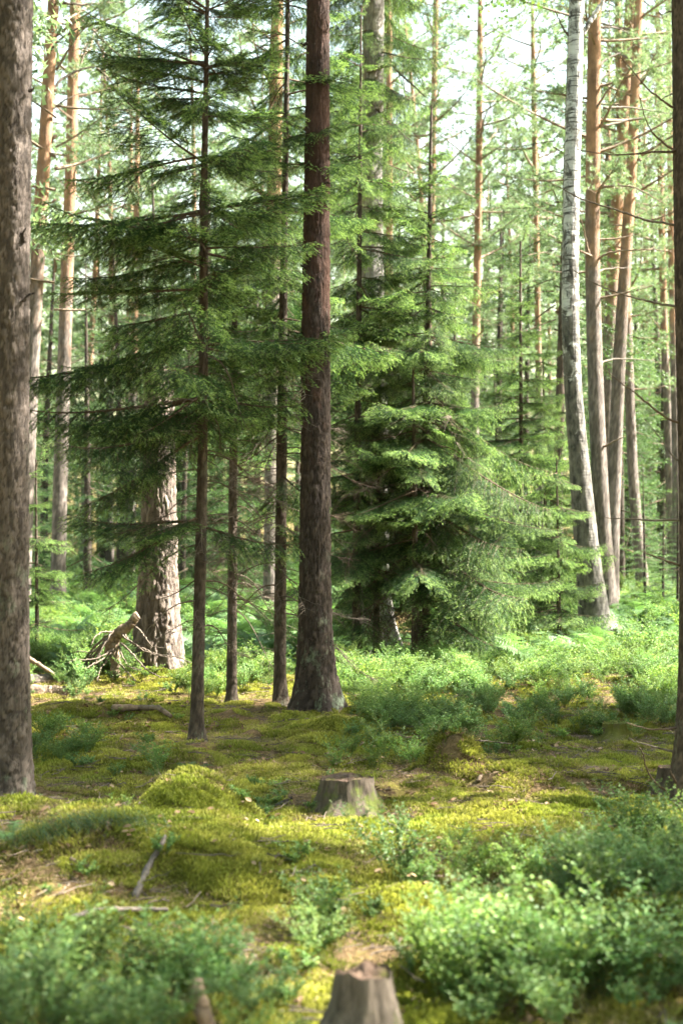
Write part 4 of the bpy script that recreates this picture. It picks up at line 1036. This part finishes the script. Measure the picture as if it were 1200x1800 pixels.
solo = seen[:150]; rest = np.setdiff1d(np.arange(n), solo)
def bil_label(px, py):
    if px < 560: t = 'at the bottom left edge' if px < 120 else 'around the broken stake' if py > 1600 and px > 280 else 'in the bottom left thicket' if py > 1600 else 'on the left moss bank'
    elif px < 720: t = 'around the bottom edge stump' if py > 1640 else 'between the two middle stumps' if py > 1480 else 'below the wide mossy stump'
    elif py > 1690: t = 'in the dark bottom right corner' if px > 960 else 'along the bottom right of the stump'
    elif py > 1560: t = 'in the deep thicket at the lower right edge' if px > 980 else 'in the thicket right of the lower middle'
    else: t = 'at the thicket top below the right edge trunk' if px > 980 else 'at the thin upper rim of the right thicket'
    return 'bilberry shrub ' + t, 'bilberry shrubs ' + t
for i in solo:
    lb, gp = bil_label(px[i], py[i])
    r_ = empty('bilberry_shrub', (x[i], y[i], z[i] - .01), lb, 'shrub', gp); r_.rotation_euler = rot[i]; r_.scale = (scl[i],) * 3
    link('stems', BIL[idx[i]][0], r_); link('foliage', BIL[idx[i]][1], r_)
scatter('bilberry_cover', BILJ, np.stack([x, y, z - .01], 1)[rest], rot[rest], scl[rest], idx[rest], 'bilberry undergrowth spread over the mossy floor')

# ferns of the clearing
FERNE = [(1060, 1110, 200, 50, 1.0), (1150, 1080, 120, 40, 1.0), (130, 1110, 140, 60, .9), (420, 1110, 140, 60, .9), (560, 1150, 80, 40, .6), (960, 1150, 140, 30, .9), (250, 1060, 200, 30, .8)]
x, y = area_points(9000, 16.5, 60.0, rg); z = height(x, y); px, py = project(x, y, z)
dn = np.maximum(ell(px, py, FERNE), np.where(py < 1080, .6, 0)) * np.interp(y, [16, 30, 60], [1, .55, .35])
k = rg.random(len(x)) < dn; x, y, z = x[k], y[k], z[k]; n = len(x)
scatter('fern_cover', FERNC + [BILJ[1]], np.stack([x, y, z], 1), np.stack([rg.normal(0, .1, n), rg.normal(0, .1, n), rg.uniform(0, 6.28, n)], 1), rg.uniform(.7, 1.35, n) * np.interp(y, [16, 60], [1, 1.5]), rg.integers(0, 3, n) * (rg.random(n) < .9), 'light green ferns covering the far clearing')

# moss shoots
x, y = area_points(36000, 3.9, 20.0, rg); z = height(x, y); px, py = project(x, y, z)
mask = fbm(x / .8, y / .8, 91, 3) + .3
k = (rg.random(len(x)) < np.clip((mask - .06) * 2.6, .22, 1) * np.interp(y, [4, 12, 20], [1, .75, .5])) & (py > 1150)
x, y, z = x[k], y[k], z[k]; n = len(x)
e = .04; sx = (height(x + e, y) - height(x - e, y)) / (2 * e); sy = (height(x, y + e) - height(x, y - e)) / (2 * e)
scatter('moss_cover', MOSSP, np.stack([x, y, z], 1), np.stack([np.arctan(sy) * .8, -np.arctan(sx) * .8, rg.uniform(0, .6, n)], 1), rg.uniform(.7, 1.3, n), rg.integers(0, 3, n), 'yellow-green moss cushions on the forest floor')
# dry leaves and fallen twigs
x, y = area_points(1500, 3.9, 18.0, rg); k = fbm(x / .7, y / .7, 93, 2) > -.05; x, y = x[k], y[k]; n = len(x)
scatter('leaf_litter', LITTER, np.stack([x, y, height(x, y) + .012], 1), np.stack([rg.normal(0, .1, n), rg.normal(0, .1, n), rg.uniform(0, 6.28, n)], 1), rg.uniform(.6, 1.2, n), rg.integers(0, 2, n), 'dry brown leaves strewn over the moss')
x, y = area_points(1500, 3.9, 18.0, rg); n = len(x)
scatter('twig_litter', TWIGS, np.stack([x, y, height(x, y) + .010], 1), np.stack([rg.normal(0, .06, n), rg.normal(0, .06, n), rg.uniform(0, 6.28, n)], 1), rg.uniform(.6, 1.4, n), rg.integers(0, 2, n), 'small fallen twigs strewn over the moss')
def needle_litter(seed, n=90):
    rgn = np.random.default_rng(seed); a = rgn.uniform(0, 6.28, n); p = np.stack([rgn.normal(0, .10, n), rgn.normal(0, .10, n), rgn.uniform(.0, .02, n)], 1)
    d = np.stack([np.cos(a), np.sin(a), rgn.normal(0, .15, n)], 1); w = np.stack([-np.sin(a), np.cos(a), 0 * a], 1) * .0011; l = rgn.uniform(.02, .055, n)[:, None]
    v = np.stack([p - w, p + w, p + d * l + w * .5], 1).reshape(-1, 3)
    return mesh_np('needle_litter', v, np.arange(n * 3).reshape(-1, 3), mats=[M_litter], attrs={'age': np.repeat(rgn.random(n), 3)})
x, y = area_points(9000, 3.9, 18.0, rg); k = fbm(x / .8, y / .8, 91, 3) < .12; x, y = x[k], y[k]; n = len(x)
scatter('needle_litter', [needle_litter(670), needle_litter(671)], np.stack([x, y, height(x, y) + .014], 1), np.stack([rg.normal(0, .08, n), rg.normal(0, .08, n), rg.uniform(0, 6.28, n)], 1), rg.uniform(.7, 1.3, n), rg.integers(0, 2, n), 'brown pine needles scattered over the floor')
# fine drooping grass by the left pine
pts = [G(px, py) for px, py in [(70, 1478), (95, 1468), (120, 1458), (150, 1452), (180, 1450), (210, 1450), (235, 1452), (60, 1490), (165, 1462), (110, 1474), (260, 1458), (200, 1440)]]
n = len(pts); scatter('fine_grass', GRASS, [p for p in pts], np.stack([np.zeros(n), np.zeros(n), rg.normal(0, .3, n)], 1), rg.uniform(.7, 1.1, n), rg.integers(0, 2, n), 'fine drooping grass right of the left edge pine')

# ------------------------------------------------------------------ stumps, logs, sticks
def stump(ctr, r, h, label, seed, flare=1.0, tilt=0.0, roots=5, name='tree_stump', mat=None, cat='stump', topmat=None, taper=.12):
    root = empty(name, ctr, label, cat); rg = np.random.default_rng(seed); ph = rg.uniform(0, 6.28, 6)
    seg = 72; th = np.arange(seg) * 2 * np.pi / seg; zz = np.linspace(-.15, h, 30); TH, Z = np.meshgrid(th, zz)
    rootlobe = np.clip(np.sin(roots * .5 * TH + ph[0]), -.2, 1) ** 2 + .5 * np.clip(np.sin(roots * TH + ph[1]), 0, 1)
    t = np.clip(1 - Z / h, 0, 1.35)
    rad = r * (1 + taper * t + flare * t ** 3.6 * (.45 + .75 * rootlobe) + .05 * np.sin(3 * TH + ph[2]) + .03 * np.sin(7 * TH + ph[3]))
    f1, f2, rid = worley(TH / 6.2832 * 26, Z / .16, seed, 26)
    rad += r * .06 * (np.clip((f2 - f1) * 2.5, 0, 1) - .5) + r * .10 * fbm(TH / 6.2832 * 9 + 20, Z * 3, seed, 3) * np.minimum(1, np.minimum(TH, 6.2832 - TH) * 2)
    top = h * (.03 * np.sin(2 * th + ph[4]) + .02 * np.sin(5 * th)) + tilt * np.cos(th)
    Zd = Z + np.clip(Z / h, 0, 1) ** 3 * (top[None] + h * .05 * vnoise(TH * 6, 0 * TH, seed))
    V = np.stack([rad * np.cos(TH), rad * np.sin(TH), Zd], -1).reshape(-1, 3)
    i = np.arange(29)[:, None] * seg; kk = np.arange(seg)[None]; k2 = (kk + 1) % seg
    link('stump_body', mesh_np('stump_body', V, quads=np.stack([i + kk, i + k2, i + seg + k2, i + seg + kk], -1).reshape(-1, 4), mats=[mat or M_stump], attrs={'age': np.zeros(len(V))}, smooth=True), root)
    for k in range(roots):
        a = ph[0] + k * 6.2832 / roots + rg.normal(0, .25); l = r * rg.uniform(1.6, 2.6); q = np.linspace(0, 1, 9)
        wig = rg.normal(0, .25)
        ax = np.stack([np.cos(a + wig * q) * (r * .55 + l * q), np.sin(a + wig * q) * (r * .55 + l * q), h * .55 * (1 - q) ** 2.2 - .02 - .06 * q], 1)
        gx_, gy_ = ctr[0] + ax[:, 0], ctr[1] + ax[:, 1]
        ax[:, 2] = np.maximum(ax[:, 2], height(gx_, gy_) - ctr[2] - .015 - .05 * q)
        mbr = MB(); mbr.tube(ax, r * np.interp(q, [0, .3, 1], [.42, .26, .07]) * (1 + .08 * rg.normal(0, 1, 9)), 10)
        link('root', mbr.mesh('stump_root', [mat or M_stump], smooth=True), root)
    rt = V[-seg:]; rings = [rt * np.array([f, f, 1]) + np.array([0, 0, d]) for f, d in ((.985, 0), (.94, -.012), (.75, -.004), (.5, -.012), (.25, -.006))]
    VV = np.concatenate(rings + [np.array([[0, 0, rt[:, 2].mean() - .01]])]); VV[seg:-1, 2] += rg.normal(0, .003, 4 * seg)
    qs = []; tr = []
    for a in range(4):
        i = a * seg; qs.append(np.stack([i + kk[0], i + k2[0], i + seg + k2[0], i + seg + kk[0]], -1))
    tr = np.stack([4 * seg + kk[0], 4 * seg + k2[0], np.full(seg, 5 * seg)], -1)
    link('cut_face', mesh_np('cut_face', VV, tr, np.concatenate(qs), [topmat or M_stumptop], attrs={'age': np.zeros(len(VV))}, smooth=True), root)
    return root
p = G(652, 1800); p.y = 4.45; p = Vector((P(640, 1800, p.y)[0], p.y, 0)); p.z = gz(p.x, p.y)
htop = P(635, 1708, p.y)[2] - p.z
stump(p, .085, max(.16, htop), 'weathered tree stump at the bottom edge', 701, flare=.7, roots=5, mat=M_stump_pale, taper=.45)
p = G(612, 1425); htop = P(612, 1368, p.y)[2] - p.z
stump(p, .155, max(.2, htop), 'wide mossy stump with spreading roots in the middle', 702, flare=.45, roots=6, taper=.25)
p = G(1085, 1295); stump(p, .13, .12, 'low moss-covered stump in front of the right bilberry thicket', 703, flare=.6, mat=M_mossy, topmat=M_mossy)
p = G(1185, 1392); stump(p, .10, .16, 'dark mossy stub against the right edge trunk', 704, flare=.8)

def poly_thing(name, label, cat, pix, lift, r0, r1, mat, seg=8, group=None, knobs=.12, wpts=None):
    """a stick, log or root lying through the given pixels on the ground; lift: metres above ground at each"""
    W = np.array([np.array(G(*p)) + np.array([0, 0, l]) for p, l in zip(pix, lift)]) if wpts is None else np.array(wpts)
    o = Vector(W[0]); n = len(W); tt = np.linspace(0, n - 1, 7 * n); rgk = np.random.default_rng(int(W[0][0] * 1000) % 9999)
    C = np.stack([np.interp(tt, np.arange(n), W[:, c]) for c in range(3)], 1) - np.array(o)
    for c in range(3):
        pad = np.concatenate([[C[0, c]] * 2, C[:, c], [C[-1, c]] * 2]); C[:, c] = np.convolve(pad, np.ones(5) / 5, 'valid')
    mb = MB(); rr = np.interp(np.arange(len(C)), [0, len(C) - 1], [r0, r1]) * (1 + knobs * rgk.normal(0, 1, len(C)))
    mb.tube(C + rgk.normal(0, r0 * .08, C.shape), rr, seg)
    ob = link(name, mb.mesh(name, [mat], smooth=True), None, o); tag(ob, label, cat, group); return ob
poly_thing('broken_stake', 'short broken stake poking up at the bottom left', 'stake', None, None, .024, .022, M_log, wpts=[P(374, 1850, 4.05), P(364, 1800, 4.07), P(352, 1762, 4.10), P(343, 1724, 4.13)], seg=10, knobs=.06)
poly_thing('fallen_stick', 'grey white birch stick lying upright across the moss', 'stick', [(235, 1585), (248, 1560), (265, 1525), (285, 1500), (290, 1485)], [.01, .015, .02, .04, .04], .020, .010, M_pale)
poly_thing('fallen_stick', 'long pale stick lying above the lower left bilberries', 'stick', [(118, 1632), (160, 1622), (210, 1613), (260, 1611), (298, 1613)], [.03, .03, .03, .03, .03], .011, .009, M_pale)
poly_thing('fallen_stick', 'short dark brown stick on the left moss bank', 'stick', [(124, 1518), (145, 1528), (178, 1535)], [.02, .015, .01], .012, .006, M_log)
poly_thing('fallen_stick', 'straight brown stick between bilberries right of the middle', 'stick', [(712, 1552), (745, 1549), (778, 1549)], [.02, .02, .02], .011, .009, M_log)
poly_thing('fallen_branch', 'knotty dark branch lying on the moss before the old pine', 'branch', [(196, 1258), (220, 1256), (250, 1256), (280, 1258), (302, 1268)], [.05, .06, .06, .07, .03], .035, .022, M_log)
poly_thing('surface_root', 'dark root snaking over the litter left of the mossy stump', 'root', [(420, 1424), (450, 1430), (480, 1424), (515, 1408)], [.01, .02, .02, .02], .012, .010, M_spruce_bark)
poly_thing('fallen_branch', 'dark broken branch leaning in the shaded bilberries', 'branch', None, None, .022, .008, M_spruce_bark, wpts=[np.array(G(855, 1262)), P(838, 1246, 14.5), P(818, 1230, 14.6), P(798, 1216, 14.8)])
poly_thing('fallen_branch', 'thin grey branch beside the dark broken branch', 'branch', None, None, .010, .004, M_dead, wpts=[np.array(G(850, 1268)), P(838, 1250, 14.2), P(828, 1232, 14.3)])
poly_thing('fallen_branch', 'dark dead branch lying behind the thin bare spruce pole', 'branch', None, None, .04, .015, M_spruce_bark, wpts=[np.array(G(418, 1212)), P(430, 1208, 16.4), P(455, 1203, 16.5), P(475, 1192, 16.6), P(495, 1176, 16.8)])
poly_thing('fallen_log', 'brown log lying at the left behind the edge pine', 'log', None, None, .085, .065, M_log, wpts=[P(20, 1216, 15.0), P(60, 1217, 15.0), P(95, 1217, 15.1), P(128, 1217, 15.2)], seg=14, knobs=.04)
poly_thing('fallen_log', 'pale barkless log behind the brown log', 'log', None, None, .08, .05, M_pale, wpts=[P(10, 1196, 15.6), P(50, 1197, 15.6), P(80, 1195, 15.7), P(100, 1190, 15.8)], seg=14, knobs=.04)
poly_thing('leaning_branch', 'dark branch leaning over the logs at the left', 'branch', None, None, .028, .02, M_log, wpts=[P(30, 1140, 15.4), P(55, 1160, 15.4), P(75, 1172, 15.4), P(97, 1186, 15.5)])
for k, (a, b_, lb) in enumerate([((1025, 1442), (1060, 1436), 'pale chip of wood on the right moss'), ((1035, 1412), (1062, 1420), 'reddish bark piece on the right litter'), ((1100, 1432), (1135, 1424), 'dark bark piece before the right edge trunk'), ((905, 1412), (955, 1420), 'brown bark scraps below the sunlit moss hump'), ((840, 1378), (846, 1366), 'small broken stub beside the round moss hummock')]):
    poly_thing('bark_piece', lb, 'bark', [a, ((a[0] + b_[0]) / 2, (a[1] + b_[1]) / 2), b_], [.015, .02, .015], .014, .010, M_pale if k == 0 else M_log)

# broken snag with a mop of dead branches before the old pine
bp = np.array(G(203, 1203))
root = empty('broken_snag', Vector(bp), 'broken grey snag with drooping dead branches before the old pine', 'snag')
def snag_curve(name, pts, r0, r1, mat, seg=8, dy=0.0, Y=15.5, wob=.2):
    W = np.array([P(px, py, Y + dy * k / max(1, len(pts) - 1)) for k, (px, py) in enumerate(pts)]) - bp
    n = len(W); tt = np.linspace(0, n - 1, 6 * n); C = np.stack([np.interp(tt, np.arange(n), W[:, c]) for c in range(3)], 1)
    for c in range(3):
        pad = np.concatenate([[C[0, c]] * 2, C[:, c], [C[-1, c]] * 2]); C[:, c] = np.convolve(pad, np.ones(5) / 5, 'valid')
    C += rg.normal(0, r0 * wob, C.shape)
    mb = MB(); mb.tube(C, np.interp(np.arange(len(C)), [0, len(C) - 1], [r0, r1]), seg); link(name, mb.mesh(name, [mat], smooth=True), root)
snag_curve('snag_trunk', [(203, 1208), (203, 1175), (203, 1145), (200, 1125), (214, 1110), (232, 1095), (242, 1080)], .058, .05, M_log, 12, wob=.08)
snag_curve('snag_trunk', [(190, 1150), (192, 1130), (205, 1112), (222, 1102)], .04, .055, M_log, 10, wob=.1)
for (pts, dy) in [([(205, 1105), (190, 1120), (175, 1150), (160, 1180), (150, 1205)], -.3), ([(206, 1108), (185, 1118), (165, 1140), (150, 1165), (138, 1195)], .3), ([(200, 1112), (180, 1110), (168, 1118), (160, 1135)], -.3), ([(205, 1140), (180, 1160), (160, 1170), (148, 1178)], -.4), ([(210, 1130), (190, 1148), (165, 1160), (135, 1158), (118, 1166)], -.4),
                  ([(215, 1105), (225, 1125), (240, 1135), (262, 1145), (285, 1152), (315, 1155), (338, 1166)], -.5), ([(210, 1105), (218, 1120), (235, 1130), (250, 1142), (275, 1152), (300, 1156)], -.4), ([(238, 1102), (250, 1112), (258, 1125), (268, 1138), (295, 1138)], -.5), ([(212, 1130), (230, 1145), (245, 1165), (262, 1180), (280, 1190), (298, 1190)], -.6), ([(208, 1135), (216, 1155), (225, 1172), (245, 1178), (262, 1175)], -.5),
                  ([(206, 1160), (218, 1175), (230, 1188), (240, 1198)], -.5), ([(208, 1128), (185, 1135), (160, 1148), (140, 1145), (126, 1146)], .2), ([(198, 1120), (176, 1135), (160, 1160), (155, 1180), (140, 1200)], -.1), ([(205, 1118), (178, 1125), (150, 1155), (132, 1185), (122, 1198)], .4), ([(200, 1150), (185, 1165), (175, 1180), (172, 1200)], -.3), ([(203, 1110), (180, 1128), (168, 1165), (145, 1210)], .1),
                  ([(195, 1118), (170, 1145), (158, 1175), (160, 1200)], .5), ([(190, 1122), (172, 1150), (166, 1185), (168, 1205)], .3), ([(188, 1125), (160, 1150), (143, 1180), (136, 1208)], .5)]:
    snag_curve('dead_branch', pts, .012, .004, M_dead, 6, dy, wob=.35)

# single ferns that stand out
def fern_plant(p, s, n, label, seed, group=None):
    root = empty('fern', p, label, 'fern', group); rgf = np.random.default_rng(seed); root.scale = (s, s, s)
    for k in range(n): link('frond', FROND[k % 3], root, (0, 0, 0), (rgf.normal(0, .2), -rgf.uniform(0, .5), k * 6.283 / n + rgf.normal(0, .3)), rgf.uniform(.75, 1.1))
fern_plant(G(22, 1482), .38, 5, 'small pale fern at the left edge below the pine', 801)
fern_plant(G(338, 1357), .3, 4, 'tiny fern at the foot of the tall slender spruce', 802)
for k, (px, py) in enumerate([(960, 1140), (1000, 1150), (1040, 1155), (1090, 1130), (1130, 1120), (1170, 1135), (1110, 1165), (1165, 1105)]):
    fern_plant(G(px, py), 1.0, 8, 'arching fern in the sunlit patch right of the birch foot', 810 + k, 'ferns right of the birch foot')
for k, (px, py) in enumerate([(90, 1130), (140, 1110), (100, 1090), (175, 1090), (340, 1150), (370, 1130), (440, 1130), (380, 1170)]):
    fern_plant(G(px, py), .9, 8, 'fern in the green hollow behind the old pine mound', 830 + k, 'ferns behind the old pine mound')

# ------------------------------------------------------------------ thin haze added to pale the far background
def haze_box():
    x0, x1, y0, y1, z0, z1 = -150, 150, -70, 300, -1.8, 32
    V = [(x, y, z) for z in (z0, z1) for y in (y0, y1) for x in (x0, x1)]
    F = [(0, 2, 3, 1), (4, 5, 7, 6), (0, 1, 5, 4), (1, 3, 7, 5), (3, 2, 6, 7), (2, 0, 4, 6)]
    m, nt, out = new_mat('haze_air')
    v = nt.nodes.new('ShaderNodeVolumePrincipled'); v.inputs['Color'].default_value = (.93, .97, .90, 1); v.inputs['Density'].default_value = HAZE
    v.inputs['Anisotropy'].default_value = .2
    nt.links.new(v.outputs[0], out.inputs['Volume'])
    o = link('haze', mesh_np('haze', V, quads=F, mats=[m])); tag(o, 'thin haze added to brighten the far forest', None, None, 'stuff')
HAZE = .00006
haze_box()
